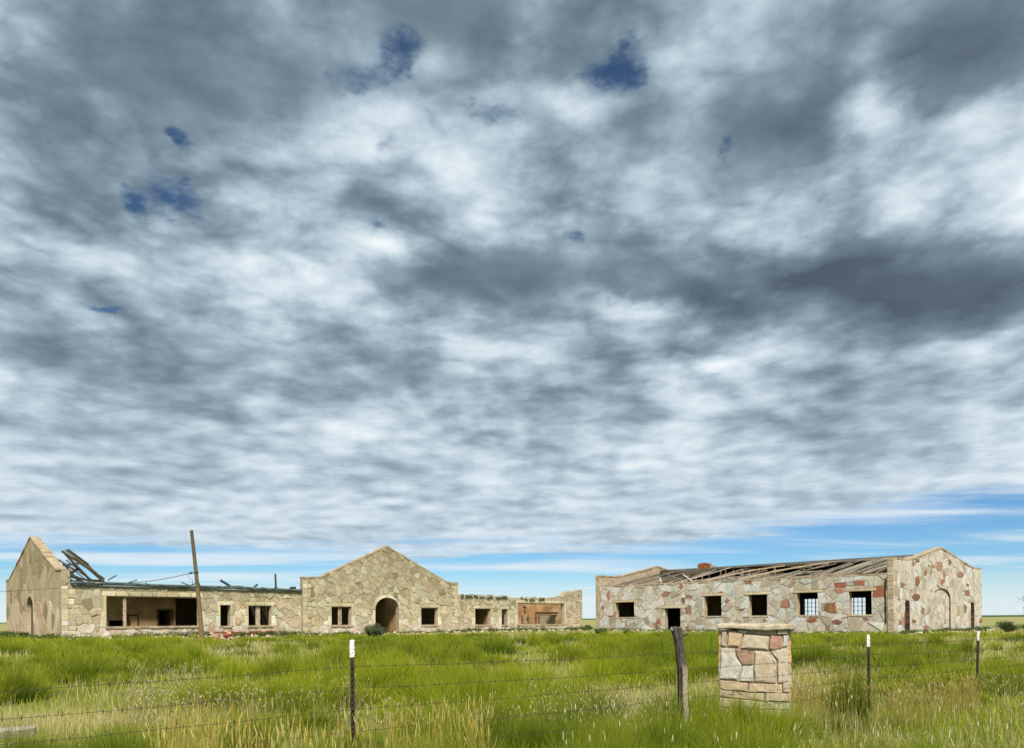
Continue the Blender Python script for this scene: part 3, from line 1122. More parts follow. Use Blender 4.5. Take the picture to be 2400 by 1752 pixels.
for k in range(16):
    x = -19.95 + random.uniform(0, 1.3)
    board(LB, (x, 1.0 + k * 0.2, 3.0 + random.uniform(0, 0.8) * (1 - (x + 19.95) / 2)), (x + random.uniform(0.5, 1.3), 1.2 + k * 0.2, 3.0 + random.uniform(0.0, 0.4)), random.choice((0.08, 0.14, 0.2)), 0.1, pick(GREYW), 'rafter')
board(LB, (-19.62, 2.2, 5.02), (-18.55, 2.4, 4.25), 0.24, 0.06, pick(GREYW), 'sheathing_board')
board(LB, (-18.62, 2.4, 4.28), (-17.75, 2.5, 3.3), 0.22, 0.06, pick(GREYW), 'sheathing_board')
board(LB, (-19.95, 2.0, 4.1), (-18.9, 2.2, 4.3), 0.1, 0.12, pick(GREYW))
board(LB, (-20.0, 1.6, 3.4), (-19.2, 1.7, 3.95), 0.1, 0.12, pick(GREYW))
for (a, b, w_, h_) in (((-17.9, 1.0, 3.3), (-17.45, 1.0, 3.6), 0.06, 0.06), ((-17.1, 0.8, 3.1), (-16.4, 0.8, 3.38), 0.05, 0.05), ((-16.2, 0.8, 3.06), (-15.9, 0.8, 3.2), 0.07, 0.05),
                       ((-13.6, 0.9, 3.05), (-12.9, 0.9, 3.32), 0.06, 0.06), ((-13.9, 0.9, 3.3), (-13.2, 0.9, 3.05), 0.05, 0.05), ((-13.0, 0.7, 3.38), (-12.85, 0.7, 3.05), 0.06, 0.06),
                       ((-11.5, 1.0, 3.5), (-10.8, 1.0, 3.1), 0.12, 0.12), ((-12.2, 0.9, 3.06), (-10.3, 0.9, 3.14), 0.2, 0.1), ((-9.4, 0.9, 3.1), (-9.15, 0.9, 3.3), 0.1, 0.1),
                       ((-10.25, 0.9, 3.08), (-10.05, 0.9, 3.12), 0.18, 0.12), ((-8.9, 0.9, 3.12), (-7.6, 0.9, 2.99), 0.04, 0.04), ((-7.05, 0.6, 3.05), (-6.7, 0.6, 3.08), 0.2, 0.26)):
    board(LB, a, b, w_, h_, pick([(60, 66, 62), (84, 84, 74), (72, 70, 60)]), 'roof_debris')
g = Geo()
g.tube([(-8.02, 0.7, 2.85), (-8.02, 0.7, 3.5), (-8.05, 0.7, 4.0)], 0.06, 10)
g.tube([(-8.0, 0.7, 2.95), (-7.98, 0.7, 3.14)], 0.13, 10)
g.build('vent_pipe', M_TAR, LB, tinted=False)
a = 6.4
while a < 15.5:                                        # torn scraps along the broken top of the right wing
    L = random.uniform(0.15, 0.75)
    zz = rw.topz(a + L / 2, 1)
    if random.random() < 0.7:
        board(LB, (a, random.uniform(-0.26, -0.1), zz + 0.015), (a + L, random.uniform(-0.26, -0.1), zz + random.uniform(-0.02, 0.09)), random.uniform(0.06, 0.2), random.uniform(0.015, 0.05),
              pick([(70, 72, 64), (96, 90, 76), (60, 58, 50), (130, 122, 104)]), 'roof_debris', segs=2)
    a += L + random.uniform(0.0, 0.3)
# rafters fallen into the room behind the third window
for k in range(11):
    x = -10.6 + k * 0.24
    board(LB, (x + random.uniform(-0.3, 0.3), 0.7 + 0.12 * k, 2.6), (x + random.uniform(0.2, 1.4), 1.3 + 0.15 * k, 0.3), 0.09, 0.12, pick([(140, 122, 98), (110, 92, 70), (86, 70, 52)]), 'rafter')
board(LB, (11.05, 0.6, 1.0), (11.7, 0.9, 0.5), 0.2, 0.05, lin(210, 200, 180), 'sheathing_board')
board(LB, (10.95, 0.3, 1.42), (11.3, 0.32, 1.4), 0.06, 0.16, lin(206, 196, 176), 'sheathing_board')
# brick core laid bare under the second and third windows: bricks one by one
BR = [(158, 66, 48), (172, 84, 62), (140, 56, 44), (186, 104, 82), (196, 150, 128), (214, 190, 170)]
bw = Geo()
bw.box((-12.6, -0.045, 0.0), (-8.3, 0.01, 0.36))
bwall = bw.build('brick_footing', M_MORTAR_R, LB, tinted=False)
for r in range(4):
    for c in range(15):
        if random.random() < 0.12:
            continue
        x = -12.58 + c * 0.285 + (0.14 if r % 2 else 0)
        if x > -8.58:
            continue
        g = Geo()
        y = random.uniform(-0.075, -0.06)
        g.box((x, y, 0.02 + r * 0.085), (x + 0.265, -0.03, 0.09 + r * 0.085), jit=0.006, tint=pick(BR[:4] if random.random() < 0.72 else BR))
        g.build('brick', M_BRICK, bwall)
# ============================================================================= the second ruin, right: flagstone hall with broken roof
RB = thing('stone_hall_ruin', 'pale flagstone hall ruin with red stones and collapsed lath roof on the right', 'ruin',
           (23.334, 48.0, EYE - 1.08), GRID)
GREYS = [(224, 220, 208), (222, 206, 186), (216, 214, 206), (206, 202, 188), (196, 186, 162), (214, 206, 186), (184, 170, 142), (204, 188, 158), (190, 180, 156), (212, 196, 172), (196, 200, 190), (178, 160, 130), (218, 212, 198)]
REDS = [(166, 104, 78), (150, 92, 66), (176, 120, 94), (148, 100, 68), (184, 134, 110), (160, 112, 88)]


def pale(a, z, sz=1):
    r = random.random()
    if r < (0.03 if sz < 0.3 else 0.0):
        return pick(REDS)
    return calm(pick(GREYS), (210, 196, 174), random.choice((0.5, 0.9, 1.0)))


RED_GABLE = [(3.07, 4.51, 0.59, 0.31), (3.9, 4.73, 0.73, 0.18), (5.23, 3.99, 0.5, 0.42), (7.82, 4.51, 1.22, 0.57), (9.8, 4.89, 0.85, 0.34), (6.57, 4.48, 0.78,
             0.19), (1.32, 3.1, 0.85, 0.35), (3.82, 3.39, 0.85, 0.68), (8.34, 3.47, 0.75, 0.38), (6.74, 2.91, 0.79, 0.42), (3.56, 2.35, 1.33, 0.45),
             (12.09, 4.08, 1.36, 0.4), (13.5, 2.8, 1.24, 0.51), (0.81, 2.2, 0.44, 0.2), (4.76, 1.49, 0.75, 0.37), (13.02, 1.72, 0.76, 0.66), (0.89,
             0.7, 0.56, 0.43), (5.36, 0.34, 1.14, 0.46), (13.59, 3.39, 0.62, 0.18), (3.18, 0.79, 0.71, 0.18)]
RED_FRONT = [(16.73, 2.96, 0.73, 0.44), (14.63, 2.69, 0.57, 0.33), (15.18, 2.43, 0.32, 0.49), (14.67, 1.74, 0.76, 0.65), (11.38, 2.32, 0.41, 0.31), (17.88, 0.6,
             0.48, 0.39), (17.67, 0.49, 0.34, 0.45), (14.81, 0.33, 0.26, 0.38), (20.74, 0.63, 0.22, 0.41), (10.23, 1.65, 0.45, 0.2), (23.13, 2.04,
             0.31, 0.3), (15.37, 3.5, 0.39, 0.33), (6.27, 3.56, 0.29, 0.28), (6.82, 2.06, 0.64, 0.56), (3.86, 1.69, 0.63, 0.67), (5.09, 0.87, 0.51,
             0.27), (3.33, 0.75, 0.66, 0.31), (3.94, 0.38, 0.36, 0.27), (0.27, 1.53, 0.2, 0.34), (8.44, 0.93, 0.26, 0.19), (1.48, 0.96, 0.38, 0.21),
             (9.68, 3.61, 0.58, 0.29)]


def inlay(w, spots):
    """single rust-red stones set among the pale ones"""
    for (a, z_, w_, h_) in spots:
        n_ = random.choice((4, 5, 5, 6))
        a0 = random.uniform(0, 6.28)
        ang = sorted(a0 + 2 * math.pi * (k + random.uniform(-0.28, 0.28)) / n_ for k in range(n_))
        poly = [(a + 0.58 * w_ * math.cos(t), z_ + 0.58 * h_ * math.sin(t)) for t in ang]
        if any(inter(ccw(poly), c) for c in w.cut_shapes() if len(inter(ccw(poly), c)) > 2 and area(inter(ccw(poly), c)) > 0.004):
            continue
        w.trim.append((ccw(poly), calm(pick(REDS, 0.1, 0.85), (176, 128, 100), random.choice((0.6, 1.0))), 0.03))


rl = Wall(RB, 'front_wall', (0.06, 0, 0), (0, 1, 0), (-1, 0, 0), 0.4, M_MORTAR_R)
rl.sills = []
rl.top = [(0.132, 3.72), (23.49, 3.78)]
WR = [(19.85, 21.78, 1.23, 2.44), (11.86, 13.31, 1.26, 2.74), (8.24, 9.66, 1.26, 2.73), (4.59, 6.04, 1.26, 2.76), (1.10, 2.52, 1.26, 2.75)]
rl.open = [(*w, 0) for w in WR] + [(15.43, 16.88, -0.2, 1.89, 0)]
rl.build()
for (a0, a1, z0, z1) in WR + [(15.43, 16.88, 0.0, 1.89)]:
    rl.trim.append(([(a0 - 0.3, z1), (a1 + 0.25, z1), (a1 + 0.25, z1 + 0.17), (a0 - 0.3, z1 + 0.2)], pick([(222, 202, 170), (214, 190, 156)]), 0.06))
    if z0 > 0.5:
        rl.trim.append(([(a0 - 0.12, z0 - 0.1), (a1 + 0.12, z0 - 0.1), (a1 + 0.12, z0), (a0 - 0.12, z0)], pick([(204, 186, 156)]), 0.06))
rl.trim.append(([(0.25, 2.35), (1.0, 2.3), (1.0, 3.0), (0.2, 3.05)], lin(150, 92, 64), 0.04))
rl.trim.append(([(1.55, 3.1), (2.2, 3.12), (2.25, 3.4), (1.5, 3.42)], lin(156, 96, 74), 0.04))
rl.trim.append(([(2.7, 3.05), (3.45, 3.05), (3.5, 3.3), (2.7, 3.34)], lin(150, 90, 66), 0.04))
rl.trim.append(([(3.3, 1.35), (3.95, 1.4), (3.85, 1.9), (3.45, 2.1)], lin(148, 98, 66), 0.04))
rl.trim.append(([(6.7, 1.75), (7.2, 1.8), (7.15, 2.25), (6.75, 2.4)], lin(158, 104, 78), 0.04))
rl.trim.append(([(4.7, 0.8), (5.2, 0.78), (5.2, 1.05), (4.7, 1.06)], lin(148, 86, 64), 0.04))
inlay(rl, RED_FRONT)
rl.lay(0.5, pale, 0.008, (0.012, 0.055), flat=0.85, drop=0.36)
rg = Wall(RB, 'gable_wall', (0, -0.27, 0), (1, 0, 0), (0, -1, 0), 0.4, M_MORTAR_R)
rg.sills = []
rg.top = [(0, 4.68), (2.0, 4.66), (3.0, 4.76), (8.2, 5.78), (13.6, 4.86), (14.9, 4.66), (16.8, 4.70)]
rg.open = [(1.72, 2.55, -0.2, 1.92, 0.5), (14.25, 15.1, -0.2, 1.95, 0.5), (6.5, 10.02, -0.2, 2.3, 0.42)]
rg.build()


def gtint(a, z, sz=1):
    if random.random() < (0.03 if sz < 0.3 else 0.0):
        return pick(REDS)
    return calm(pick(GREYS), (214, 198, 174), random.choice((0.3, 0.6, 1.0)))


inlay(rg, RED_GABLE)
rg.lay(0.54, gtint, 0.008, (0.006, 0.034), flat=1.0, keep=0.93, bev=0.02, drop=0.36)
set_stones([rl, rg], M_STONE_R, 300)
# blocked openings in the gable: rough infill set back, coloured near black in the slits as shade
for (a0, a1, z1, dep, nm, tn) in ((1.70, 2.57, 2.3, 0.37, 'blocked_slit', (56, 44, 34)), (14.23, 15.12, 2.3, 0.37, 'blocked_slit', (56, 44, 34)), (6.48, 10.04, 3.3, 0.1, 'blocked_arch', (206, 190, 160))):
    g = Geo()
    g.box((a0, -0.27 + dep, -0.25), (a1, -0.27 + dep + 0.06, z1))
    inf = g.build(nm, M_MORTAR_R, rg.ob, tinted=False)
    gg = Geo()
    w2 = Wall(RB, 'x', (0, -0.27 + dep, 0), (1, 0, 0), (0, -1, 0), 0.1, M_MORTAR_R)
    for c in cells(scatter(a0, a1, 0, z1, 0.42, 0.7, 0.1), 0.6):
        c = inter(c, [(a0, 0), (a1, 0), (a1, z1), (a0, z1)])
        if len(c) > 2 and area(c) > 0.02:
            s = stone_shape(c, 0.012, random.uniform(0.008, 0.02), 0.02, w2.put)
            if s:
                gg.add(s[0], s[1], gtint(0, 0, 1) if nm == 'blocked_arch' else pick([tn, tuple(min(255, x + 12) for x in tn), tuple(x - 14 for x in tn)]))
    kind(gg.build('stone_infill', M_STONE_R, inf), 'stuff')
# brick lining of the jambs that face the road
DARKBR = [(104, 78, 58), (88, 66, 50), (120, 92, 70), (76, 58, 44)]
for (a1, zt, y1) in ((2.55, 1.92, 0.08), (15.1, 1.95, 0.08), (10.02, 2.3, -0.185)):
    z = 0.0
    while z < zt:
        g = Geo()
        g.box((a1 - random.uniform(0.02, 0.035), -0.262, z), (a1 + 0.02, y1, z + 0.078), jit=0.004, tint=pick(DARKBR))
        g.build('brick', M_BRICK, rg.ob)
        z += 0.088
for k in range(11):
    t0, t1 = math.pi / 2 * k / 11, math.pi / 2 * (k + 0.9) / 11
    g = Geo()
    P_ = [(8.26 + r_ * math.cos(t), 2.3 + 0.42 * r_ * math.sin(t)) for t in (t0, t1) for r_ in (1.73, 1.78)]
    vs = [(P_[i][0], y, P_[i][1]) for y in (-0.262, -0.185) for i in (0, 1, 3, 2)]
    g.add(vs, [(0, 1, 2, 3), (4, 5, 6, 7), (0, 1, 5, 4), (1, 2, 6, 5), (2, 3, 7, 6), (3, 0, 4, 7)], pick(DARKBR))
    g.build('brick', M_BRICK, rg.ob)
coping(rg.ob, [(0, 4.685), (2.0, 4.665), (3.0, 4.765), (8.2, 5.785), (13.6, 4.865), (14.9, 4.665), (16.8, 4.70)], M_COPING_R, -0.07, 0.48, h=0.1)
coping(rl.ob, [(0.135, 3.725), (8, 3.75), (16, 3.76), (23.48, 3.78)], M_COPING_R, 0.25, 0.46, 'y', h=0.11)
bg_ = Wall(RB, 'gable_wall', (0, 23.5, 0), (1, 0, 0), (0, -1, 0), 0.4, M_MORTAR_R)
bg_.top = [(0, 4.68), (2.0, 4.66), (3.0, 4.76), (8.2, 5.78), (13.6, 4.86), (14.9, 4.66), (16.8, 4.70)]
bg_.build()
coping(bg_.ob, [(0, 4.685), (2.0, 4.665), (3.0, 4.765), (8.2, 5.785), (13.6, 4.865), (14.9, 4.665), (16.8, 4.70)], M_COPING_R, 23.7, 0.48, h=0.1)
# quoin stones on the corner pier of the front gable
g_ = Wall(RB, 'pier', (0, -0.27, 0), (0, 1, 0), (-1, 0, 0), 0.1, M_MORTAR_R)
z = 0.0
while z < 4.6:
    h = min(random.uniform(0.24, 0.4), 4.64 - z)
    s = stone_shape([(0.0, z), (0.4, z), (0.4, z + h), (0.0, z + h)], 0.012, 0.02, 0.015, g_.put)
    if s:
        link_mesh('quoin', s[0], s[1], M_STONE_R, rg.ob, pick([(196, 172, 144), (184, 160, 132), (206, 188, 162)]))
    z += h
# back wall with steel windows
rb = Wall(RB, 'back_wall', (16.4, 0, 0), (0, 1, 0), (-1, 0, 0), 0.4, M_DARKROOM)
rb.top = [(0.135, 3.75), (23.49, 3.75)]
BWN = [(1.1, 2.5), (4.6, 6.0), (8.3, 9.7), (12.35, 13.8), (16.2, 17.6)]
rb.open = [(a, b, 1.3, 2.75, 0) for a, b in BWN]
rb.build()
for a, b in BWN:
    g = Geo()
    for k in range(5):
        wq = 0.07 if k in (1, 3) else 0.035
        x = a + (b - a) * k / 4
        g.box((16.55, x - wq / 2, 1.3), (16.6, x + wq / 2, 2.75))
    for k in range(5):
        zz = 1.3 + 1.45 * k / 4
        g.box((16.56, a, zz - 0.016), (16.59, b, zz + 0.016))
    g.build('window_grid', M_STEEL, rb.ob, tinted=False)
g = Geo()
g.box((0.47, 0.14, 3.18), (16.39, 5.2, 3.26))
g.box((8.6, 5.21, 3.18), (16.39, 10.4, 3.26))
g.box((0.47, 10.41, 3.18), (16.39, 23.49, 3.26))
g.build('shade_ceiling', M_DARKWOOD, RB, tinted=False)  # unseen slab added to darken the hall, left open where light should enter
plain_wall(RB, 'partition_wall', (2.0, 15.1, 0), (16.38, 15.25, 3.17), M_DARKROOM)
# roof: far slope of dark planks, ridge, shingle strip, loose rafters and lath on the near slope
g = Geo()
for r in range(34):
    x0 = 8.45 + r * 0.24
    zz = 5.40 - (x0 - 8.4) * 0.195
    y = 0.2
    while y < 23.3:
        L = min(random.uniform(2.4, 4.8), 23.4 - y)
        if random.random() > 0.02:
            g.bar((x0 + 0.11, y + 0.01, zz), (x0 + 0.11, y + L, zz + random.uniform(-0.02, 0.02)), 0.21, 0.03, (0.19, 0, 1), tint=pick([(92, 72, 48), (74, 58, 40), (112, 90, 62), (60, 46, 32)]))
        y += L
kind(g.build('roof_sheathing', M_GREYWOOD, RB), 'stuff')
g = Geo()
g.bar((12.6, 0.2, 5.47 - 4.2 * 0.195), (12.6, 23.4, 5.47 - 4.2 * 0.195), 8.4, 0.03, (0.195, 0, 1), segs=10, jit=0.004)
g.build('roof_felt', M_TAR, RB, tinted=False)
board(RB, (8.4, 0.2, 5.36), (8.4, 23.4, 5.36), 0.08, 0.24, lin(86, 72, 54), 'ridge_beam', segs=8)
for k in range(12):                                   # surviving strip of roofing below the ridge
    y0 = 0.25 + k * 1.72
    g = Geo()
    x1 = random.uniform(6.6, 7.2) if k < 5 else random.uniform(7.1, 7.6)
    g.bar(((x1 + 8.35) / 2, y0, 5.43 - (8.4 - (x1 + 8.35) / 2) * 0.195), ((x1 + 8.35) / 2, y0 + 1.71, 5.43 - (8.4 - (x1 + 8.35) / 2) * 0.195), 8.35 - x1, 0.05, (-0.19, 0, 1), segs=4, jit=0.012,
          tint=pick([(100, 98, 84), (88, 84, 70), (112, 108, 94)]))
    g.build('roofing_panel', M_GREYWOOD, RB)


def nz(x, lift=0.0):
    return 3.86 + (x - 0.3) * 0.196 + lift


LATH = [(206, 194, 172), (182, 168, 146), (224, 214, 196), (156, 140, 116), (196, 186, 168), (140, 122, 98)]
for k in range(22):                                   # right end: boards still lying up the slope
    y = 0.35 + k * 0.22 + random.uniform(-0.06, 0.06)
    x1 = random.uniform(4.6, 7.9)
    board(RB, (0.35, y, nz(0.35, 0.02)), (x1, y + random.uniform(-0.5, 0.35), nz(x1, 0.06)), random.uniform(0.022, 0.045), 0.035, pick(LATH, 0.08, 0.72), 'lath_board', sag=random.uniform(-0.06, 0.03), segs=3)
for k in range(31):                                   # left end: sagging rafters and lath
    y = 15.6 + k * 0.25 + random.uniform(-0.1, 0.1)
    x1 = random.uniform(5.2, 8.2)
    board(RB, (0.35, y, nz(0.35, 0.02)), (x1, y + random.uniform(-0.9, 0.3), nz(x1, 0.05)), random.uniform(0.022, 0.045), 0.035, pick(LATH + GREYW, 0.08, 0.72), 'lath_board', sag=random.uniform(-0.06, 0.05), segs=3)
for k in range(34):                                   # the hole: fallen rafters crossing each other
    y = 4.8 + k * 0.31 + random.uniform(-0.3, 0.3)
    x1 = random.uniform(2.5, 7.5)
    board(RB, (random.uniform(0.4, 1.4), y, random.uniform(3.7, 3.95)), (x1, y + random.uniform(-1.6, 0.9), nz(x1, random.uniform(-0.7, 0.1))), random.uniform(0.022, 0.045), 0.035, pick(LATH, 0.08, 0.72), 'lath_board', sag=random.uniform(-0.06, 0.06), segs=3)
for k in range(30):                                   # purlins fallen along the wall head
    y = random.uniform(4.5, 11.0)
    x = random.uniform(0.8, 5.5)
    zz = nz(x, random.uniform(-0.5, 0.1))
    board(RB, (x, y, zz), (x + random.uniform(-0.6, 0.8), y + random.uniform(2.0, 4.2), zz + random.uniform(-0.35, 0.2)), 0.045, 0.045, pick(LATH, 0.08, 0.72), 'lath_board', sag=random.uniform(-0.05, 0.15), segs=4)
for k in range(12):                                   # studs under the ridge
    y = 11.5 + k * 0.75 + random.uniform(-0.15, 0.15)
    board(RB, (7.2, y, 3.26), (7.4, y + random.uniform(-0.15, 0.15), 5.1), 0.09, 0.09, pick([(150, 132, 104), (128, 108, 80), (104, 86, 62)]), 'stud')
board(RB, (0.6, 13.4, 3.9), (8.0, 10.5, 5.25), 0.07, 0.09, lin(176, 156, 122), 'rafter', sag=-0.14, segs=5)
board(RB, (0.6, 10.8, 3.9), (7.8, 6.5, 5.3), 0.07, 0.09, lin(182, 160, 126), 'rafter', sag=-0.12, segs=5)
board(RB, (0.5, 14.6, 3.85), (3.0, 17.2, 4.6), 0.12, 0.08, lin(190, 182, 166), 'rafter')
board(RB, (0.5, 17.5, 3.85), (2.6, 19.2, 4.4), 0.1, 0.08, lin(200, 190, 170), 'rafter')
# chimney stump
ch = Geo()
ch.box((7.95, 17.85, 4.9), (8.85, 19.1, 5.62))
cho = ch.build('chimney', M_MORTAR, RB, tinted=False)
for r in range(7):
    for c in range(6):
        if r == 6 and random.random() < 0.45 or r == 5 and random.random() < 0.15:
            continue
        y = 17.86 + c * 0.205 + (0.07 if r % 2 else 0)
        g = Geo()
        g.box((7.9, y, 5.3 + r * 0.082), (8.2, min(19.12, y + 0.19), 5.372 + r * 0.082), jit=0.008, tint=pick([(168, 104, 58), (150, 88, 48), (182, 120, 76)]))
        g.build('brick', M_BRICK, cho)
g = Geo()
g.tube([(0.0, 0.22, 3.45), (0.0, 0.24, 2.6), (-0.02, 0.20, 0.75)], 0.045, 8)
g.build('downpipe', M_STEEL, RB, tinted=False)
# ============================================================================= stone gate pillar
PX, PY = 3.19, 10.25
PZ = float(ground_z(PX, PY)) - 0.02
PIL = thing('gate_pillar', 'square flagstone gate pillar with rounded tan slab cap behind the wire', 'pillar', (PX, PY, PZ), rad(-19.5))
P_TOP = EYE - 0.072 - PZ                              # top of the cap above the pillar foot
M_PSTONE = mat_tinted('pillar_stone', 0.74, 1.14, 14.0, 0.5, 0.012, stain=lin(150, 128, 96))
M_PMORT = mat_noise('pillar_mortar', [(0, lin(140, 124, 98)), (1, lin(178, 162, 134))], 14)


def pz(cy):
    return EYE + 0.0403 - cy * 0.001019 - PZ


def rough_outline(poly, d=0.011):
    out = []
    for i in range(len(poly)):
        p, q = poly[i], poly[(i + 1) % len(poly)]
        L = math.hypot(q[0] - p[0], q[1] - p[1])
        n = max(1, int(L / 0.07))
        nx_, nz_ = (q[1] - p[1]) / L, -(q[0] - p[0]) / L
        for k in range(n):
            t = k / n
            j = random.uniform(-d, d * 0.4)
            out.append((p[0] + (q[0] - p[0]) * t + nx_ * j, p[1] + (q[1] - p[1]) * t + nz_ * j))
    return out


def rough_stone(poly, proud, put, tint, parent, name='stone', mat=None, gap=0.002):
    poly = ccw(poly)
    sh = []
    for i in range(len(poly)):
        a_, p, b_ = poly[i - 1], poly[i], poly[(i + 1) % len(poly)]
        e1 = Vector((p[0] - a_[0], p[1] - a_[1])).normalized()
        e2 = Vector((b_[0] - p[0], b_[1] - p[1])).normalized()
        nn = Vector((-e1.y - e2.y, e1.x + e2.x))
        if nn.length > 1e-6:
            nn.normalize()
        kk = gap / max(0.4, nn.dot(Vector((-e1.y, e1.x))))
        sh.append((p[0] + nn.x * kk, p[1] + nn.y * kk))
    o = rough_outline(sh)
    n = len(o)
    cx = sum(p[0] for p in o) / n
    cz = sum(p[1] for p in o) / n
    rings = [(1.0, -0.03), (1.0, proud * 0.45), (0.965, proud * 0.85), (0.86, proud)]
    vs, fs = [], []
    for k, d in rings:
        for p in o:
            vs.append(put(cx + (p[0] - cx) * k, cz + (p[1] - cz) * k, d + (random.uniform(-0.006, 0.006) if d > 0 else 0)))
    for r in range(len(rings) - 1):
        for i in range(n):
            j = (i + 1) % n
            fs.append((r * n + i, r * n + j, (r + 1) * n + j, (r + 1) * n + i))
    b = (len(rings) - 1) * n
    fs.append(tuple(b + i for i in range(n)))
    link_mesh(name, vs, fs, mat or M_PSTONE, parent, tint)


g = Geo()
g.box((-0.42, 0.01, -0.2), (0.42, 0.79, P_TOP - 0.09))
core = g.build('pillar_core', M_PMORT, PIL, tinted=False)


def front(a, zz, d):
    return (a, -d, zz)


FS = [  # outlines on the front face, in millimetres across and down, with colour
    ([(830, 190), (905, 190), (895, 410), (820, 412)], (176, 160, 132)),
    ([(912, 200), (1110, 240), (1060, 412), (900, 405)], (204, 168, 112)),
    ([(1045, 190), (1172, 190), (1172, 226), (1120, 238), (1045, 222)], (208, 200, 176)),
    ([(1178, 190), (1540, 190), (1540, 258), (1178, 246)], (178, 164, 136)),
    ([(1545, 190), (1690, 190), (1680, 246), (1545, 258)], (204, 190, 164)),
    ([(1118, 250), (1448, 268), (1436, 452), (1072, 426)], (196, 176, 142)),
    ([(1455, 264), (1606, 264), (1600, 418), (1505, 456), (1442, 440)], (178, 104, 76)),
    ([(1612, 252), (1690, 250), (1688, 396), (1608, 416)], (196, 200, 196)),
    ([(812, 424), (1000, 434), (1018, 540), (1084, 648), (1034, 850), (800, 832)], (196, 192, 174)),
    ([(1008, 440), (1236, 458), (1228, 640), (1092, 644), (1030, 540)], (154, 102, 62)),
    ([(1092, 656), (1240, 650), (1240, 862), (1048, 852)], (202, 200, 184)),
    ([(1246, 462), (1452, 470), (1536, 585), (1526, 872), (1250, 866)], (198, 178, 142)),
    ([(1460, 462), (1690, 408), (1690, 850), (1546, 878), (1544, 572)], (196, 182, 154)),
    ([(800, 850), (1164, 880), (1160, 990), (800, 962)], (192, 160, 114)),
    ([(1170, 882), (1600, 890), (1600, 1002), (1170, 998)], (198, 170, 124)),
    ([(1605, 866), (1690, 856), (1690, 990), (1605, 1000)], (184, 164, 132)),
    ([(800, 972), (970, 984), (970, 1072), (800, 1066)], (178, 158, 122)),
    ([(976, 990), (1370, 1004), (1370, 1106), (976, 1080)], (190, 162, 116)),
    ([(1376, 1008), (1690, 1004), (1690, 1100), (1376, 1108)], (194, 172, 130)),
    ([(800, 1076), (1060, 1090), (1056, 1206), (800, 1198)], (196, 168, 122)),
    ([(1066, 1096), (1380, 1112), (1380, 1212), (1062, 1206)], (184, 164, 128)),
    ([(1386, 1112), (1690, 1106), (1690, 1206), (1386, 1212)], (176, 168, 136)),
    ([(800, 1206), (1180, 1214), (1180, 1300), (800, 1300)], (182, 158, 118)),
    ([(1186, 1216), (1690, 1214), (1690, 1300), (1186, 1300)], (170, 152, 118))]
for poly, c in FS:
    rough_stone([((x - 1245) * (0.00098 if y < 860 else 0.00098 + (y - 860) * 1.6e-7), pz(y)) for x, y in poly], random.uniform(0.014, 0.032), front, calm(pick([c], 0.04, 0.9), (206, 190, 164), 0.72), core)
for sd in (0, 1, 2):                                  # right, left and back faces in rough courses
    zz = 0.0
    while zz < P_TOP - 0.12:
        h = min(random.uniform(0.1, 0.24), P_TOP - 0.095 - zz)
        wide = 0.8 if sd < 2 else 0.87
        c = [0] + sorted(random.uniform(0.2, 0.8) * wide for _ in range(random.choice((1, 1, 2)))) + [wide]
        for p, q in zip(c, c[1:]):
            if q - p < 0.08 or h < 0.06:
                continue
            put = (lambda a, b_, d: (0.435 + d, a, b_)) if sd == 0 else (lambda a, b_, d: (-0.435 - d, 0.8 - a, b_)) if sd == 1 else (lambda a, b_, d: (0.435 - a, 0.8 + d, b_))
            rough_stone([(p, zz), (q, zz), (q, zz + h), (p, zz + h)], random.uniform(0.015, 0.03), put, pick([(196, 176, 142), (184, 164, 128), (200, 194, 176), (206, 172, 120)]), core)
        zz += h
# cap slab with worn round edges
bm = bmesh.new()
bmesh.ops.create_cube(bm, size=1.0)
bmesh.ops.scale(bm, vec=(0.97, 0.95, 0.07), verts=bm.verts)
bmesh.ops.bevel(bm, geom=list(bm.edges), offset=0.022, segments=3, profile=0.6, affect='EDGES')
bmesh.ops.subdivide_edges(bm, edges=[e for e in bm.edges if e.calc_length() > 0.3], cuts=9, use_grid_fill=True)
for v_ in bm.verts:
    v_.co += Vector([random.uniform(-0.006, 0.006) for _ in range(3)])
    v_.co.z += 0.01 * math.sin(v_.co.x * 9 + v_.co.y * 5)
bmesh.ops.translate(bm, vec=(0, 0.4, P_TOP - 0.046), verts=bm.verts)
me = bpy.data.meshes.new('cap_slab')
bm.to_mesh(me)
bm.free()
me.polygons.foreach_set('use_smooth', [True] * len(me.polygons))
me.materials.append(mat_noise('cap_stone', [(0, lin(134, 120, 98)), (0.5, lin(172, 158, 132)), (1, lin(200, 188, 164))], 11, 8, bump=0.4, dist=0.01))
cap = bpy.data.objects.new('cap_slab', me)
COL.objects.link(cap)
cap.parent = PIL
cap.rotation_euler = (0, rad(1.2), 0)

# ============================================================================= barbed wire fence
FEN = thing('barbed_wire_fence', 'five-strand barbed wire fence on steel posts and one wooden post', 'fence', (0, 0, 0))
FENCE = [((-4.6, 5.1), -0.28, [-0.51, -0.72, -0.90, -1.09, -1.28]), ((-1.402, 6.8), -0.166, [-0.40, -0.59, -0.77, -0.966, -1.16]),
         ((1.87, 8.6), None, [-0.383, -0.56, -0.71, -0.886, -1.057]), ((4.587, 10.0), -0.223, [-0.338, -0.478, -0.635, -0.79, -0.95]),
         ((7.506, 12.5), -0.229, [-0.37, -0.53, -0.68, -0.83, -0.98]), ((11.6, 15.2), -0.2, [-0.36, -0.5, -0.66, -0.8, -0.95])]


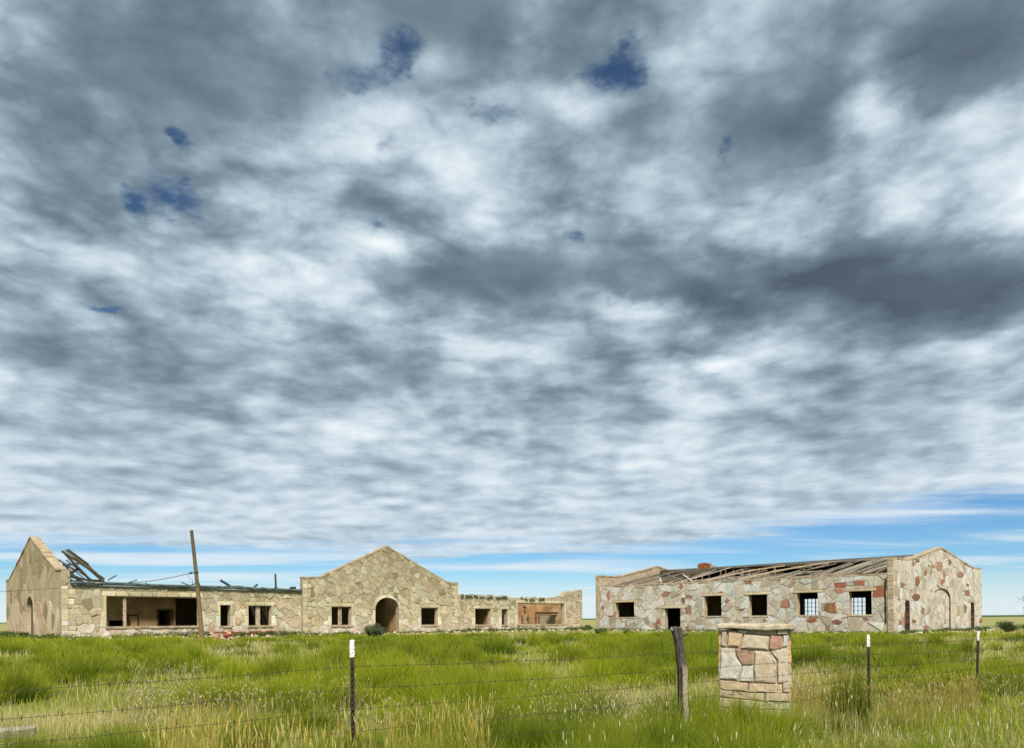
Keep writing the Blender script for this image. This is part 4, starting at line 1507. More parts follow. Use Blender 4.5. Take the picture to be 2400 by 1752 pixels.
def steel_post(x, y, top, lean=0.0):
    z0 = float(ground_z(x, y)) - 0.3
    z1 = EYE + top
    a, b = Vector((x + lean, y, z0)), Vector((x, y, z1))
    d = (b - a).normalized()
    tip = b - d * 0.155
    def shape(p, q, k=1.0):
        g_ = Geo()
        g_.bar(p, q, 0.036 * k, 0.006 * k, (0, 1, 0), segs=4)
        g_.bar(p + Vector((0, 0.019, 0)), q + Vector((0, 0.019, 0)), 0.006 * k, 0.03 * k, (0, 1, 0), segs=4)
        return g_
    g_ = shape(a, tip)
    n = int((tip - a).length / 0.053)
    for i in range(n):
        c = a + d * (i * 0.053 + 0.02)
        g_.bar(c + Vector((0, -0.012, -0.008)), c + Vector((0, -0.012, 0.008)), 0.012, 0.016, (0, 1, 0))
    po = g_.build('steel_post', M_STEEL, FEN, tinted=False)
    shape(tip, b, 1.12).build('white_tip', M_WHITE, po, tinted=False)


for (xy, top, ws) in FENCE:
    if top is not None:
        steel_post(xy[0], xy[1], top, -0.045 if xy[0] > 7 and xy[0] < 8 else 0.006)
# wooden post, grey and twisted
wx, wy = 1.87, 8.6
k_ = 0.000859
zf = lambda cy: EYE - (1440 + cy / 5.5 - 1448.4) / 1820 * 8.6
prof = [(150, 258, 62), (160, 262, 74), (200, 268, 72), (260, 280, 66), (330, 288, 60), (420, 302, 58), (520, 312, 57), (620, 324, 60), (720, 336, 66), (860, 338, 68), (1000, 336, 68), (1150, 340, 70), (1240, 342, 78), (1300, 338, 76), (1400, 330, 66), (1560, 326, 66), (1900, 326, 64)]
n = 20
vs, fs, tn = [], [], []
for i, (cy, cx_, r_) in enumerate(prof):
    for k in range(n):
        a = 2 * math.pi * k / n
        groove = 0.05 * math.sin(a * 7 + 0.5) + 0.04 * math.sin(a * 11 + cy * 0.004)
        rr_ = 0.93 * r_ * k_ * (1 + 1.5 * groove + random.uniform(-0.025, 0.025))
        if i < 4 and math.cos(a) < -0.5:
            rr_ *= 1.18 - 0.05 * i
        vs.append((wx + (cx_ - 318) * k_ + rr_ * math.cos(a), wy + rr_ * math.sin(a), zf(cy)))
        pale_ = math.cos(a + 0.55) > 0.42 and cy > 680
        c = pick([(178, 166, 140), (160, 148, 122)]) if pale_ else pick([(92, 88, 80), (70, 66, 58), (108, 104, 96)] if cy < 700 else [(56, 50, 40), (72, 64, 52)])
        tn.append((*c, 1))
for i in range(len(prof) - 1):
    for k in range(n):
        k2 = (k + 1) % n
        fs.append((i * n + k, i * n + n + k, i * n + n + k2, i * n + k2))
fs.append(tuple(range(n)))
wp = link_mesh('wooden_post', vs, fs, mat_tinted('post_wood', 0.55, 1.15, 26, 0.6, 0.008), FEN, tn)
wp['label'] = 'crooked grey wooden post'
g = Geo()
g.tube([(wx - 0.12, wy - 0.02, zf(182)), (wx - 0.06, wy - 0.02, zf(190))], [0.02, 0.026], 9, tint=lin(150, 148, 142))
g.tube([(wx + 0.06, wy - 0.05, zf(240)), (wx + 0.02, wy - 0.06, zf(262))], [0.016, 0.014], 7, tint=lin(70, 64, 54))
g.build('knot', M_GREYWOOD, wp)
for s in range(5):
    pts = []
    for (p, q) in zip(FENCE, FENCE[1:]):
        for i in range(7):
            t = i / 7
            pts.append(Vector((p[0][0] + (q[0][0] - p[0][0]) * t, p[0][1] + (q[0][1] - p[0][1]) * t - 0.03,
                               EYE + p[2][s] + (q[2][s] - p[2][s]) * t - 0.05 * t * (1 - t) + 0.004 * math.sin(t * 17 + s * 2))))
    g = Geo()
    g.tube(pts, 0.0022, 5)
    run = 0.0
    nxt = random.uniform(0, 0.12)
    for p, q in zip(pts, pts[1:]):
        L = (q - p).length
        while nxt < run + L:
            c = p + (q - p) * ((nxt - run) / L)
            for _ in range(2):
                d = Vector((random.uniform(-0.3, 0.3), random.uniform(-0.5, 0.5), random.choice((-1, 1)))).normalized() * 0.017
                g.bar(c - d, c + d, 0.003, 0.003, (0.3, 1, 0))
            nxt += random.uniform(0.11, 0.14)
        run += L
    g.build('wire_strand', M_WIRE, FEN, tinted=False)

# ============================================================================= leaning utility pole and its cables
pb = Vector((-16.737, 42.0, float(ground_z(-16.7, 42)) - 0.3))
pt = Vector((-17.31, 42.0, EYE + 4.939))
POLE = thing('utility_pole', 'bare wooden utility pole leaning left before the long ruin', 'pole', (pb.x, pb.y, pb.z + 0.3))
off = Vector(POLE.location)
g = Geo()
pts = [pb.lerp(pt, t) - off + Vector((0.03 * math.sin(t * 3), 0, 0)) for t in np.linspace(0, 1, 9)]
cols_ = [(128, 104, 70), (118, 98, 68), (104, 92, 66), (96, 86, 62)]
for i in range(8):
    g.tube(pts[i:i + 2], [0.125 - 0.005 * i, 0.125 - 0.005 * (i + 1)], 12, cap=(i in (0, 7)), tint=lin(*cols_[min(3, i // 2)]))
g.build('shaft', M_GREYWOOD, POLE)
g = Geo()
g.tube([pb.lerp(pt, 0.63) - off + Vector((-0.16, -0.12, 0)), pb.lerp(pt, 0.63) - off + Vector((0.2, -0.1, 0.03))], 0.03, 7)
g.tube([pb.lerp(pt, 0.63) - off + Vector((-0.26, -0.12, -0.02)), pb.lerp(pt, 0.63) - off + Vector((-0.14, -0.12, 0.0))], [0.05, 0.06], 8)
g.build('insulator', M_TAR, POLE, tinted=False)
g = Geo()
q0 = pb.lerp(pt, 0.63) - off
g.tube([q0 + Vector(v) for v in ((-0.2, -0.12, 0), (-0.38, -0.1, -0.1), (-0.3, -0.1, -0.3), (-0.12, -0.1, -0.38), (-0.14, -0.1, -0.7), (-0.05, -0.12, -0.95))], 0.012, 5)
g.build('loose_wire', M_TAR, POLE, tinted=False)
c0 = pb.lerp(pt, 0.63) + Vector((-0.2, -0.12, 0))
g = Geo()
c1 = Vector((-21.6, 42.9, EYE + 2.16))
g.tube([c0.lerp(c1, t) - Vector((0, 0, 0.12 * 4 * t * (1 - t))) for t in np.linspace(0, 1, 12)], 0.018, 5)
tag(g.build('service_cable', M_TAR, None, tinted=False), 'dark cable sagging from leaning pole to the ruin roof edge', 'cable')
g = Geo()
c0, c1 = Vector((-23.9, 41.02, EYE + 1.83)), Vector((-44, 40.5, EYE + 1.72))
g.tube([c0.lerp(c1, t) - Vector((0, 0, 0.3 * 4 * t * (1 - t))) for t in np.linspace(0, 1, 16)], 0.011, 5)
tag(g.build('overhead_wire', M_TAR, None, tinted=False), 'thin overhead wire running left from the gable end corner', 'wire')

# ============================================================================= broken brick pier by the pole
bz = float(ground_z(-15.6, 41.6))
BP = thing('brick_pier', 'broken red brick stub beside the leaning pole foot', 'brick pier', (-15.62, 41.6, bz), GRID * 0.25)
g = Geo()
g.box((-0.5, 0.02, -0.1), (0.5, 0.4, 0.34), jit=0.03)
bcore = g.build('mortar_core', M_MORTAR_R, BP, tinted=False)
for r in range(6):
    for c in range(5):
        if (r > 3 and 1 <= c <= 2) or (r > 1 and c == 2) or random.random() < 0.08:
            continue
        x = -0.54 + c * 0.22 + (0.1 if r % 2 else 0)
        g = Geo()
        g.box((x, -0.06 + random.uniform(0, 0.02), r * 0.085), (x + 0.2, 0.1, r * 0.085 + 0.068), jit=0.01, tint=pick(BR))
        g.build('brick', M_BRICK, bcore)

# ============================================================================= fallen timbers in the near grass
def timber(name, label, a, b, w, h, col):
    a, b = Vector(a), Vector(b)
    g_ = Geo()
    g_.bar(a, b, w, h, (0, -0.3, 1), segs=8, jit=0.006, tint=lin(*col))
    return tag(g_.build(name, M_GREYWOOD), label, 'timber')


timber('fallen_timber', 'pale weathered beam lying in the grass at the lower left corner', (-6.6, 7.9, EYE - 1.27), (-5.22, 8.5, EYE - 1.17), 0.11, 0.09, (160, 150, 132))
timber('fallen_timber', 'thin grey board under the pale beam at the lower left', (-6.5, 7.8, EYE - 1.36), (-5.25, 8.25, EYE - 1.30), 0.1, 0.05, (176, 164, 142))

# ============================================================================= plants
def mat_leaf(name, tr=0.3, rough=0.6):
    m, t = material(name)
    finish(t, tint_of(t), rough, translucent=tr, spec=0.25)
    return m


M_LEAF = mat_leaf('leaf')
M_BARK = mat_tinted('bark', 0.6, 1.1, 20, 0.4, 0.01)


def leaves(centres, size, cols, n_each, spread):
    """small leaf faces round each centre"""
    c = np.repeat(np.asarray(centres, float), n_each, 0)
    n_ = len(c)
    p = c + RNG.normal(0, 1, (n_, 3)) * np.asarray(spread)
    d1 = RNG.normal(0, 1, (n_, 3))
    d1 /= np.linalg.norm(d1, axis=1)[:, None]
    d2 = np.cross(d1, RNG.normal(0, 1, (n_, 3)))
    d2 /= np.linalg.norm(d2, axis=1)[:, None] + 1e-9
    s = size * RNG.uniform(0.6, 1.3, (n_, 1))
    V = np.stack([p - d1 * s, p - d2 * s * 0.45, p + d1 * s, p + d2 * s * 0.45], 1).reshape(-1, 3)
    Fc = np.arange(n_ * 4).reshape(-1, 4)
    cc = np.array([lin(*x) for x in cols])[RNG.integers(0, len(cols), n_)] * RNG.uniform(0.75, 1.25, (n_, 1))
    T = np.concatenate([np.repeat(cc, 4, 0), np.ones((n_ * 4, 1))], 1)
    return V, Fc, T


def fast_mesh(name, V, Fc, T, mat, parent=None):
    me_ = bpy.data.meshes.new(name)
    nv, nf = len(V), len(Fc)
    k = Fc.shape[1]
    me_.vertices.add(nv)
    me_.vertices.foreach_set('co', np.asarray(V, np.float32).ravel())
    me_.loops.add(nf * k)
    me_.loops.foreach_set('vertex_index', Fc.astype(np.int32).ravel())
    me_.polygons.add(nf)
    me_.polygons.foreach_set('loop_start', np.arange(0, nf * k, k, dtype=np.int32))
    me_.update(calc_edges=True)
    at = me_.color_attributes.new('tint', 'FLOAT_COLOR', 'POINT')
    at.data.foreach_set('color', np.asarray(T, np.float32).ravel())
    me_.materials.append(mat)
    o = bpy.data.objects.new(name, me_)
    COL.objects.link(o)
    if parent is not None:
        o.parent = parent
    return o


# spiny bush in front of the arched doorway
bx, by = -6.85, 38.0
BU = thing('desert_bush', 'dark grey-green stemmy bush in front of the arched doorway', 'bush', (bx, by, float(ground_z(bx, by))))
g = Geo()
ends_ = []
for k in range(46):
    a = random.uniform(0, 2 * math.pi)
    rr_ = random.uniform(0.1, 0.55)
    hh = random.uniform(0.45, 0.8) * (1 - 0.35 * rr_)
    e = Vector((math.cos(a) * rr_ + 0.1, math.sin(a) * rr_ * 0.8, hh))
    mid_ = e * 0.5 + Vector((random.uniform(-0.06, 0.06), 0, random.uniform(-0.08, 0.02)))
    g.tube([(0, 0, -0.05), mid_, e], [0.03, 0.024, 0.014], 5, tint=pick([(70, 74, 54), (86, 86, 64), (58, 60, 44)]), rough=0.15)
    ends_.append(e)
    for _ in range(3):
        q = mid_.lerp(e, random.uniform(0.2, 1.0))
        e2 = q + Vector((random.uniform(-0.16, 0.16), random.uniform(-0.12, 0.12), random.uniform(0.04, 0.2)))
        g.tube([q, e2], [0.018, 0.01], 5, tint=pick([(92, 94, 72), (74, 78, 56)]))
        ends_.append(e2)
g.build('stem', M_BARK, BU)
V, Fc, T = leaves([tuple(e) for e in ends_], 0.03, [(96, 104, 70), (118, 122, 92), (70, 82, 48)], 14, (0.05, 0.05, 0.05))
kind(fast_mesh('foliage', V, Fc, T, M_LEAF, BU), 'stuff')


def shrub(x, y, w, h, label, seed, cols=((58, 74, 30), (74, 92, 38), (44, 58, 26))):
    random.seed(seed)
    S = thing('shrub', label, 'shrub', (x, y, float(ground_z(x, y))), group=None)
    g_ = Geo()
    tips = []
    for k in range(18):
        a = random.uniform(0, 2 * math.pi)
        r_ = w * 0.5 * math.sqrt(random.random())
        e = Vector((math.cos(a) * r_, math.sin(a) * r_, h * random.uniform(0.45, 0.95)))
        m2 = e * 0.55 + Vector((0, 0, -0.05 * h))
        g_.tube([(0, 0, -0.05), m2, e], [0.03 * w, 0.018 * w, 0.008], 5, tint=lin(78, 64, 46))
        tips += [tuple(e), tuple(m2 + Vector((0, 0, 0.15 * h))), tuple(e.lerp(m2, 0.5))]
    g_.build('branch', M_BARK, S)
    V_, F_, T_ = leaves(tips, 0.035, cols, 70, (0.11 * w, 0.11 * w, 0.1 * h))
    V_[:, 2] = np.maximum(V_[:, 2], 0.02)
    kind(fast_mesh('crown', V_, F_, T_, M_LEAF, S), 'stuff')


shrub(32.3, 50.5, 1.3, 0.72, 'low dark green shrub in the field right of the stone hall', 3)
shrub(34.3, 51.5, 0.9, 0.55, 'small green shrub cut by the right picture edge', 4)
GW = ((84, 104, 44), (104, 124, 56), (66, 84, 36))
shrub(7.0, 47.0, 0.45, 0.26, 'small leafy weed clump in grass left of the wooden post top', 5, GW)
shrub(5.4, 47.5, 0.7, 0.4, 'low leafy weed clump near the left corner of the pale hall', 6, GW)
# tree at the right edge
random.seed(21)
tx, ty = 54.6, 80.0
TR = thing('tree', 'small sparse tree leaning into view at the right edge', 'tree', (tx, ty, float(ground_z(tx, ty))))
g = Geo()
g.tube([(0, 0, -0.1), (0.1, 0, 0.8), (-0.05, 0, 1.7), (0, 0, 2.2)], [0.14, 0.11, 0.09, 0.06], 8, tint=lin(84, 70, 54), rough=0.08)
tips = []
for k in range(16):
    a = random.uniform(0, 2 * math.pi)
    b0 = Vector((0, 0, random.uniform(1.0, 2.1)))
    e = Vector((math.cos(a) * random.uniform(0.7, 1.9), math.sin(a) * random.uniform(0.5, 1.5), random.uniform(1.8, 4.0)))
    m2 = b0.lerp(e, 0.5) + Vector((random.uniform(-0.2, 0.2), 0, 0.1))
    g.tube([b0, m2, e], [0.05, 0.035, 0.012], 5, tint=lin(88, 76, 60))
    tips += [tuple(e), tuple(m2.lerp(e, 0.6))]
g.build('trunk', M_BARK, TR)
V, Fc, T = leaves(tips, 0.07, [(70, 92, 44), (92, 112, 56), (52, 70, 34)], 60, (0.24, 0.24, 0.18))
kind(fast_mesh('crown', V, Fc, T, M_LEAF, TR), 'stuff')
# wind turbines on the skyline
M_TURB = mat_noise('turbine_white', [(0, lin(196, 204, 212)), (1, lin(214, 220, 226))], 0.1, rough=0.5, bump=0)
for (x, y, rot, lab) in ((3593, 5500, 0.35, 'pale distant wind turbine, the left one by the right edge'), (3690, 5600, 1.3, 'pale distant wind turbine at the very right edge')):
    WT = thing('wind_turbine', lab, 'wind turbine', (x, y, 0.5), 0.3, 'wind turbines on the skyline')
    g = Geo()
    g.tube([(0, 0, -3), (0, 0, 35), (0, 0, 68)], [2.6, 2.1, 1.5], 10)
    g.build('tower', M_TURB, WT, smooth=True, tinted=False)
    g = Geo()
    g.box((-1.8, -6, 66.5), (1.8, 4, 70))
    g.tube([(0, -8, 68.3), (0, -6, 68.3)], [0.6, 1.7], 8)
    g.build('nacelle', M_TURB, WT, tinted=False)
    for k in range(3):
        a = rot + k * 2 * math.pi / 3
        d = Vector((math.sin(a), 0, math.cos(a)))
        g = Geo()
        g.bar(Vector((0, -7, 68.3)), Vector((0, -7, 68.3)) + d * 36, 2.8, 0.6, (0, 1, 0), segs=3, taper=0.3)
        g.build('blade', M_TURB, WT, tinted=False)


# ============================================================================= meadow
def local_xy(x, y, ox, oy):
    rx, ry = x - ox, y - oy
    return rx * UX + ry * UY, -rx * UY + ry * UX


def outside(x, y):
    a, b = local_xy(x, y, -8.8608, 55.0)
    in1 = (a > -20.5) & (a < 20.7) & (b > -0.02) & (b < 14.5)
    in1 |= (a > -6.7) & (a < 6.3) & (b > -0.32) & (b < 1)
    a, b = local_xy(x, y, 23.334, 48.0)
    in2 = (a > -0.02) & (a < 16.9) & (b > -0.3) & (b < 24)
    c, s = math.cos(rad(-19.5)), math.sin(rad(-19.5))
    px_, py_ = (x - PX) * c + (y - PY) * s, -(x - PX) * s + (y - PY) * c
    in3 = (np.abs(px_) < 0.46) & (py_ > -0.03) & (py_ < 0.83)
    return ~(in1 | in2 | in3)


def blades(x, y, h, w, col, lean=0.35, tipcol=None):
    n_ = len(x)
    z = ground_z(x, y) - 0.02
    az_ = RNG.uniform(0, 2 * np.pi, n_)
    ln = np.abs(RNG.normal(0, lean, n_)) * h
    face = RNG.uniform(-0.9, 0.9, n_)
    ux, uy = np.cos(face) * w / 2, np.sin(face) * w / 2
    lx, ly = np.cos(az_) * ln, np.sin(az_) * ln
    V_ = np.empty((n_, 5, 3), np.float32)
    V_[:, 0] = np.stack([x - ux, y - uy, z], 1)
    V_[:, 1] = np.stack([x + ux, y + uy, z], 1)
    mx_, my_, mz_ = x + lx * 0.35, y + ly * 0.35, z + h * 0.58
    V_[:, 2] = np.stack([mx_ + ux * 0.8, my_ + uy * 0.8, mz_], 1)
    V_[:, 3] = np.stack([mx_ - ux * 0.8, my_ - uy * 0.8, mz_], 1)
    V_[:, 4] = np.stack([x + lx, y + ly, z + h * np.sqrt(np.maximum(0.2, 1 - (ln / np.maximum(h, 1e-3)) ** 2 * 0.6))], 1)
    base = (np.arange(n_) * 5)[:, None]
    F_ = np.concatenate([base + np.array([[0, 1, 2]]), base + np.array([[0, 2, 3]]), base + np.array([[3, 2, 4]])], 1).reshape(-1, 3)
    T_ = np.ones((n_, 5, 4), np.float32)
    T_[:, :, :3] = col[:, None, :]
    if tipcol is not None:
        T_[:, 4, :3] = tipcol
        T_[:, 2:4, :3] = (col * 0.6 + tipcol * 0.4)[:, None, :]
    return V_.reshape(-1, 3), F_, T_.reshape(-1, 4)


def fields(x, y):
    tuft = vnoise(x, y, 1.5) * 0.55 + vnoise(x + 31, y + 7, 0.62) * 0.45
    dry = vnoise(x * 0.75 + 5, y + 77, 3.6) * 0.6 + vnoise(x + 3, y * 1.3 + 55, 1.4) * 0.4
    return tuft, dry


G_DARK, G_MID, G_YEL = np.array([0.062, 0.118, 0.004]), np.array([0.25, 0.30, 0.007]), np.array([0.44, 0.42, 0.03])
STRAW = np.array([[0.50, 0.44, 0.19], [0.46, 0.39, 0.13], [0.54, 0.50, 0.28], [0.44, 0.36, 0.12]])
parts_ = []
# 1: short under-grass, green and straw
NB = 270000
Y_ = 5.2 * (64 / 5.2) ** RNG.random(NB)
X_ = RNG.uniform(-0.78, 0.78, NB) * Y_ + RNG.uniform(-2.5, 2.5, NB)
ok = outside(X_, Y_)
X_, Y_ = X_[ok], Y_[ok]
tuft, dry = fields(X_, Y_)
n_ = len(X_)
isdry = RNG.random(n_) < np.clip((dry - 0.46) * 3.0, 0.09, 0.85) * np.clip((Y_ - 6.5) / 4, 0.25, 1)
h = np.where(isdry, RNG.uniform(0.10, 0.34, n_), (0.07 + 0.2 * np.clip(tuft - 0.2, 0, 1)) * RNG.uniform(0.6, 1.2, n_)) * np.where(Y_ > 34, 0.7, 1.0)
w = np.clip(Y_ * 0.00062, 0.0042, 0.03) * RNG.uniform(0.7, 1.3, n_)
mixk = np.clip(vnoise(X_ + 9, Y_ + 4, 2.2) * 0.9 - 0.45 * np.clip((10.5 - Y_) / 3, 0, 1) + RNG.normal(0, 0.2, n_), 0, 1)[:, None]
col = G_DARK * (1 - mixk) + G_MID * mixk
col = np.where((RNG.random(n_) < 0.2)[:, None], G_YEL, col)
col = np.where(isdry[:, None], STRAW[RNG.integers(0, 4, n_)], col) * RNG.uniform(0.8, 1.2, (n_, 1))
parts_.append(blades(X_, Y_, h, w, col, 0.4, np.where(isdry[:, None], col * 1.08, col * 0.6 + G_YEL * 0.4)))
# 2: rounded bunches of fine upright blades
NC = 4700
cy_ = np.sqrt(RNG.uniform(5.2 ** 2, 46 ** 2, NC))
cx_ = RNG.uniform(-0.8, 0.8, NC) * cy_ + RNG.uniform(-2.5, 2.5, NC)
dens_ = vnoise(cx_ + 71, cy_ * 0.8 + 13, 4.0) * 0.6 + vnoise(cx_ + 7, cy_ + 5, 1.7) * 0.4
near_ = np.clip((11 - cy_) / 4, 0, 1)
EX = np.array([(2.8, 9.75), (3.3, 9.6), (3.7, 9.5), (2.55, 10.1), (3.95, 9.7), (1.7, 8.3), (2.1, 8.35), (4.5, 9.7), (7.4, 12.2), (3.05, 9.45), (-1.5, 6.5), (-5.0, 8.1), (-5.6, 7.5), (-4.4, 8.4)])
cx_[:len(EX)], cy_[:len(EX)] = EX[:, 0], EX[:, 1]
ok = RNG.random(NC) < np.clip((dens_ - 0.40) * 5.0 + near_ * 0.5, 0.04, 1.0)
ok[:len(EX)] = True
cx_, cy_, dens_ = cx_[ok], cy_[ok], dens_[ok]
per = np.clip(5200 / cy_, 100, 520).astype(int)
idx = np.repeat(np.arange(len(cx_)), per)
R_ = RNG.uniform(0.25, 0.85, len(cx_))
H_ = RNG.choice([0.28, 0.40, 0.54, 0.68, 0.85], len(cx_), p=[0.2, 0.28, 0.27, 0.17, 0.08]) * RNG.uniform(0.85, 1.15, len(cx_)) * np.clip(1 - (cy_ - 26) / 24, 0.42, 1)
H_[:len(EX)] = 0.25
hue = (vnoise(cx_ + 3, cy_ + 21, 2.4) - 0.5) * 1.1 + (vnoise(cx_ * 0.6 + 13, cy_ + 2, 6.0) - 0.5) * 0.8 + 0.45 + RNG.normal(0, 0.22, len(cx_))
hue = np.clip(hue - 0.4 * np.clip((11 - cy_) / 3, 0, 1), 0, 1)
rr = np.sqrt(RNG.random(len(idx)))
aa = RNG.uniform(0, 2 * np.pi, len(idx))
X_ = cx_[idx] + np.cos(aa) * rr * R_[idx] * 0.62
Y_ = cy_[idx] + np.sin(aa) * rr * R_[idx] * 0.62
ok = outside(X_, Y_)
X_, Y_, idx, rr, aa = X_[ok], Y_[ok], idx[ok], rr[ok], aa[ok]
n_ = len(idx)
h = H_[idx] * (1 - 0.5 * rr ** 2) * RNG.uniform(0.65, 1.12, n_)
w = np.clip(Y_ * 0.0006, 0.004, 0.028) * RNG.uniform(0.7, 1.3, n_)
hk = np.clip(hue[idx] + RNG.normal(0, 0.12, n_), 0, 1)[:, None]
col = (G_DARK * (1 - hk) + G_MID * hk) * RNG.uniform(0.82, 1.2, (n_, 1))
V_, F_, T_ = blades(X_, Y_, h, w, col, 0.2, col * 0.65 + G_YEL * 0.35)
# splay outwards from the middle of the bunch
sp = (rr * R_[idx] * 0.55)
V_ = V_.reshape(-1, 5, 3)
for q, k in ((2, 0.35), (3, 0.35), (4, 1.0)):
    V_[:, q, 0] += np.cos(aa) * sp * k
    V_[:, q, 1] += np.sin(aa) * sp * k
parts_.append((V_.reshape(-1, 3), F_, T_))
V = np.concatenate([p[0] for p in parts_])
Fc = np.concatenate([parts_[0][1], parts_[1][1] + len(parts_[0][0])])
T = np.concatenate([p[2] for p in parts_])
print('grass triangles', len(Fc))
M_GRASS = mat_leaf('grass_blade', 0.4, 0.65)
kind(fast_mesh('grass', V, Fc, T, M_GRASS), 'stuff', 'tall green and straw-coloured meadow grass')
# wiry plants with bright seed specks, golden stalks and fluffy heads
def stalks(name, x, y, hmin, hmax, col, head, hl, hr, hcol, label, lean=0.18):
    g_V, g_F, g_T = [], [], []
    n_ = len(x)
    z = ground_z(x, y)
    H = RNG.uniform(hmin, hmax, n_)
    az_ = RNG.uniform(0, 2 * np.pi, n_)
    ln = np.abs(RNG.normal(0, lean, n_)) * H
    b = 0
    for i in range(n_):
        base = Vector((x[i], y[i], z[i]))
        top = base + Vector((math.cos(az_[i]) * ln[i], math.sin(az_[i]) * ln[i], H[i]))
        mid_ = base.lerp(top, 0.55) + Vector((-math.cos(az_[i]) * ln[i] * 0.15, -math.sin(az_[i]) * ln[i] * 0.15, 0))
        r = max(0.0022, y[i] * 0.00028)
        c = np.array(col[RNG.integers(0, len(col))]) * RNG.uniform(0.85, 1.2)
        hc = np.array(hcol[RNG.integers(0, len(hcol))]) * RNG.uniform(0.85, 1.15)
        tri = ((1, 0), (-0.5, 0.87), (-0.5, -0.87))
        ring = []
        d = (top - mid_).normalized()
        rows = [(base, r, c), (mid_, r * 0.9, c), (top, r * 0.7, c)]
        if head:
            L = hl * RNG.uniform(0.7, 1.3)
            k = hr * RNG.uniform(0.7, 1.3)
            rows += [(top + d * 0.01, k * 0.7, hc), (top + d * L * 0.4, k, hc), (top + d * L * 0.8, k * 0.55, hc), (top + d * L, k * 0.1, hc)]
        for (p, rr2, cc) in rows:
            for (q0_, q1_) in tri:
                jj = 1 + (RNG.uniform(-0.35, 0.35) if rr2 > r else 0)
                g_V.append((p.x + q0_ * rr2 * jj, p.y + q1_ * rr2 * jj, p.z))
                g_T.append((*cc, 1))
        for q in range(len(rows) - 1):
            for s in range(3):
                s2 = (s + 1) % 3
                g_F.append((b + q * 3 + s, b + q * 3 + s2, b + q * 3 + 3 + s2, b + q * 3 + 3 + s))
        b += len(rows) * 3
    return kind(fast_mesh(name, np.array(g_V), np.array(g_F), np.array(g_T), M_GRASS), 'stuff', label)


def ray_pts(n, r0, r1, y0, y1, patch=0.0, s=1.0):
    y = y0 * (y1 / y0) ** RNG.random(n)
    x = RNG.uniform(r0, r1, n) * y
    if patch:
        k = RNG.random(n) < np.clip((vnoise(x + 15, y + 3, s) - patch) * 4, 0.02, 1)
        x, y = x[k], y[k]
    k = outside(x, y)
    return x[k], y[k]


GOLD = [(0.56, 0.46, 0.08), (0.62, 0.54, 0.17), (0.50, 0.38, 0.07), (0.52, 0.50, 0.13)]
x, y = ray_pts(1000, -0.46, -0.03, 5.6, 7.8, 0.35, 1.1)
stalks('golden_grass_stalks', x, y, 0.42, 0.68, GOLD, True, 0.11, 0.006, GOLD, 'golden dry grass stalks in the near left grass')
x, y = ray_pts(5000, -0.5, 0.75, 8.5, 17, 0.5, 2.0)
stalks('straw_seed_heads', x, y, 0.22, 0.42, [(0.46, 0.42, 0.18), (0.42, 0.36, 0.14)], True, 0.05, 0.008, [(0.56, 0.52, 0.28), (0.62, 0.55, 0.34)], 'straw-coloured seed heads speckling the meadow', 0.35)
x, y = ray_pts(110, 0.05, 0.7, 6.0, 9.5)
stalks('pale_seed_plumes', x, y, 0.34, 0.6, [(0.34, 0.38, 0.16)], True, 0.07, 0.0075, [(0.64, 0.64, 0.38), (0.58, 0.60, 0.34)], 'pale fluffy seed plumes in the near right grass')
x, y = ray_pts(1300, 0.36, 0.6, 9.5, 12.5, 0.4, 0.9)
stalks('orange_grass_stalks', x, y, 0.3, 0.5, [(0.48, 0.36, 0.09), (0.46, 0.40, 0.10)], True, 0.06, 0.006, GOLD, 'orange dry stalks right of the pillar')
x, y = ray_pts(170, -0.6, 0.6, 12, 34, 0.45, 3.0)
stalks('dead_weed_stems', x, y, 0.3, 0.6, [(0.10, 0.07, 0.035), (0.16, 0.11, 0.05)], True, 0.08, 0.014, [(0.12, 0.085, 0.04), (0.2, 0.14, 0.07)], 'dark dead weed stems standing in the meadow', 0.1)
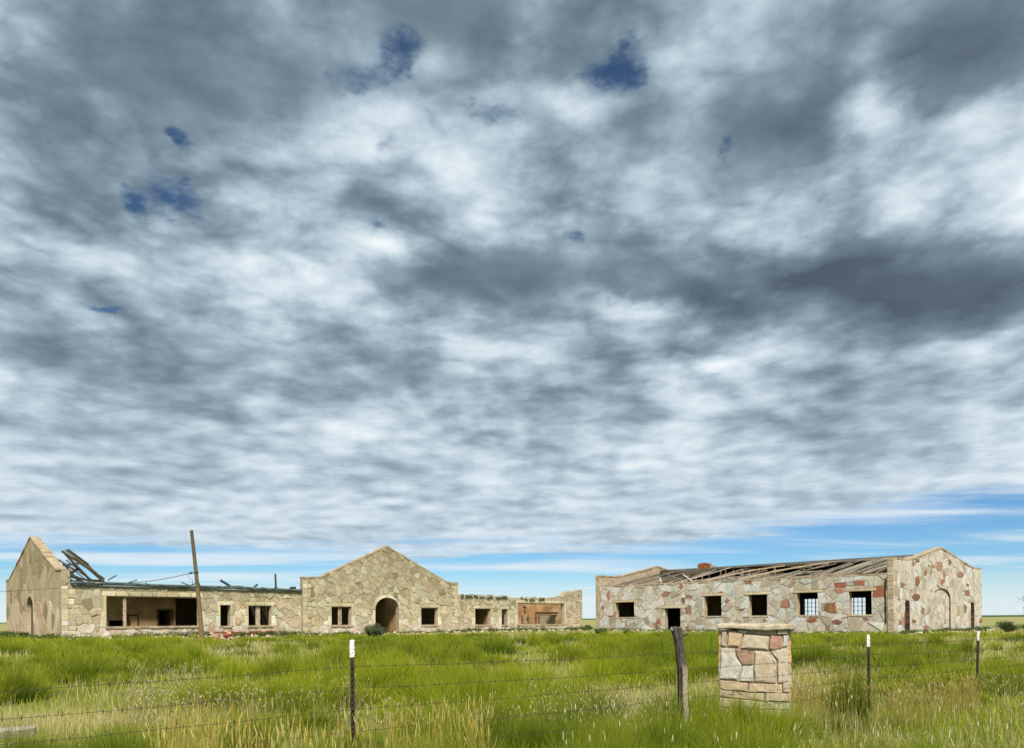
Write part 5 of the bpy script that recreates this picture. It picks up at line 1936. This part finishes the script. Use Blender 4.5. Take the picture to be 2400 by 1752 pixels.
# small rubble at the wall feet
g = Geo()
for (ox, oy, a0, b0, a1, b1, n) in ((-8.8608, 55, -20.9, -0.6, -13, -0.7, 90), (-8.8608, 55, -13, -0.5, 20.6, -0.8, 130), (-8.8608, 55, -20.9, -0.4, -20.9, 12, 60), (23.334, 48, -0.5, 0, -0.5, 24, 90), (23.334, 48, 0, -0.7, 16.8, -0.7, 60)):
    for _ in range(n):
        t = random.random()
        a, b = a0 + (a1 - a0) * t + random.uniform(-0.3, 0.3), b0 + (b1 - b0) * t + random.uniform(-0.5, 0.1)
        x, y = ox + a * UX - b * UY, oy + a * UY + b * UX
        M = Matrix.Translation((x, y, float(ground_z(x, y)) + random.uniform(0.0, 0.06))) @ Matrix.Rotation(random.uniform(0, 3), 4, Vector((random.random(), random.random(), 1)).normalized())
        r = random.uniform(0.05, 0.17)
        g.box((-r, -r * 0.7, -r * 0.45), (r, r * 0.7, r * 0.45), M, jit=r * 0.3, tint=pick([(226, 214, 190), (206, 186, 150), (190, 170, 136)]))
kind(g.build('rubble', M_STONE), 'stuff', 'small fallen stones at the feet of the ruin walls')
# leafy weeds along the wall feet
cs = []


def along(ox, oy, a0, b0, a1, b1, n, hmax):
    for _ in range(n):
        t = random.random()
        a, b = a0 + (a1 - a0) * t, b0 + (b1 - b0) * t
        x, y = ox + a * UX - b * UY, oy + a * UY + b * UX
        q = float(vnoise(a * 1.7 + b, 3.3, 1.0))
        cs.append((x, y, float(ground_z(x, y)) + random.uniform(0, hmax) * (0.3 + 1.0 * q)))


along(-8.8608, 55, -20.9, -0.5, -6.7, -0.6, 1000, 0.34)
along(-8.8608, 55, -20.9, -0.5, -20.9, 14, 700, 0.36)
along(-8.8608, 55, -6.7, -0.8, 6.3, -0.8, 700, 0.22)
along(-8.8608, 55, 6.3, -0.5, 20.8, -0.6, 800, 0.3)
along(-8.8608, 55, 19.5, -1.5, 21.6, 0.0, 220, 0.45)
along(23.334, 48, -0.5, -0.5, -0.5, 24, 800, 0.2)
along(23.334, 48, -0.3, -0.8, 16.8, -0.8, 800, 0.26)
along(-8.8608, 55, -24.5, 3.0, -21.0, 5.0, 260, 0.6)
V, Fc, T = leaves(cs, 0.055, [(70, 92, 36), (92, 112, 48), (52, 66, 30), (112, 128, 62), (84, 88, 52)], 7, (0.12, 0.12, 0.05))
kind(fast_mesh('wall_weeds', V, Fc, T, M_LEAF), 'stuff', 'dark leafy weeds along the feet of the ruin walls')
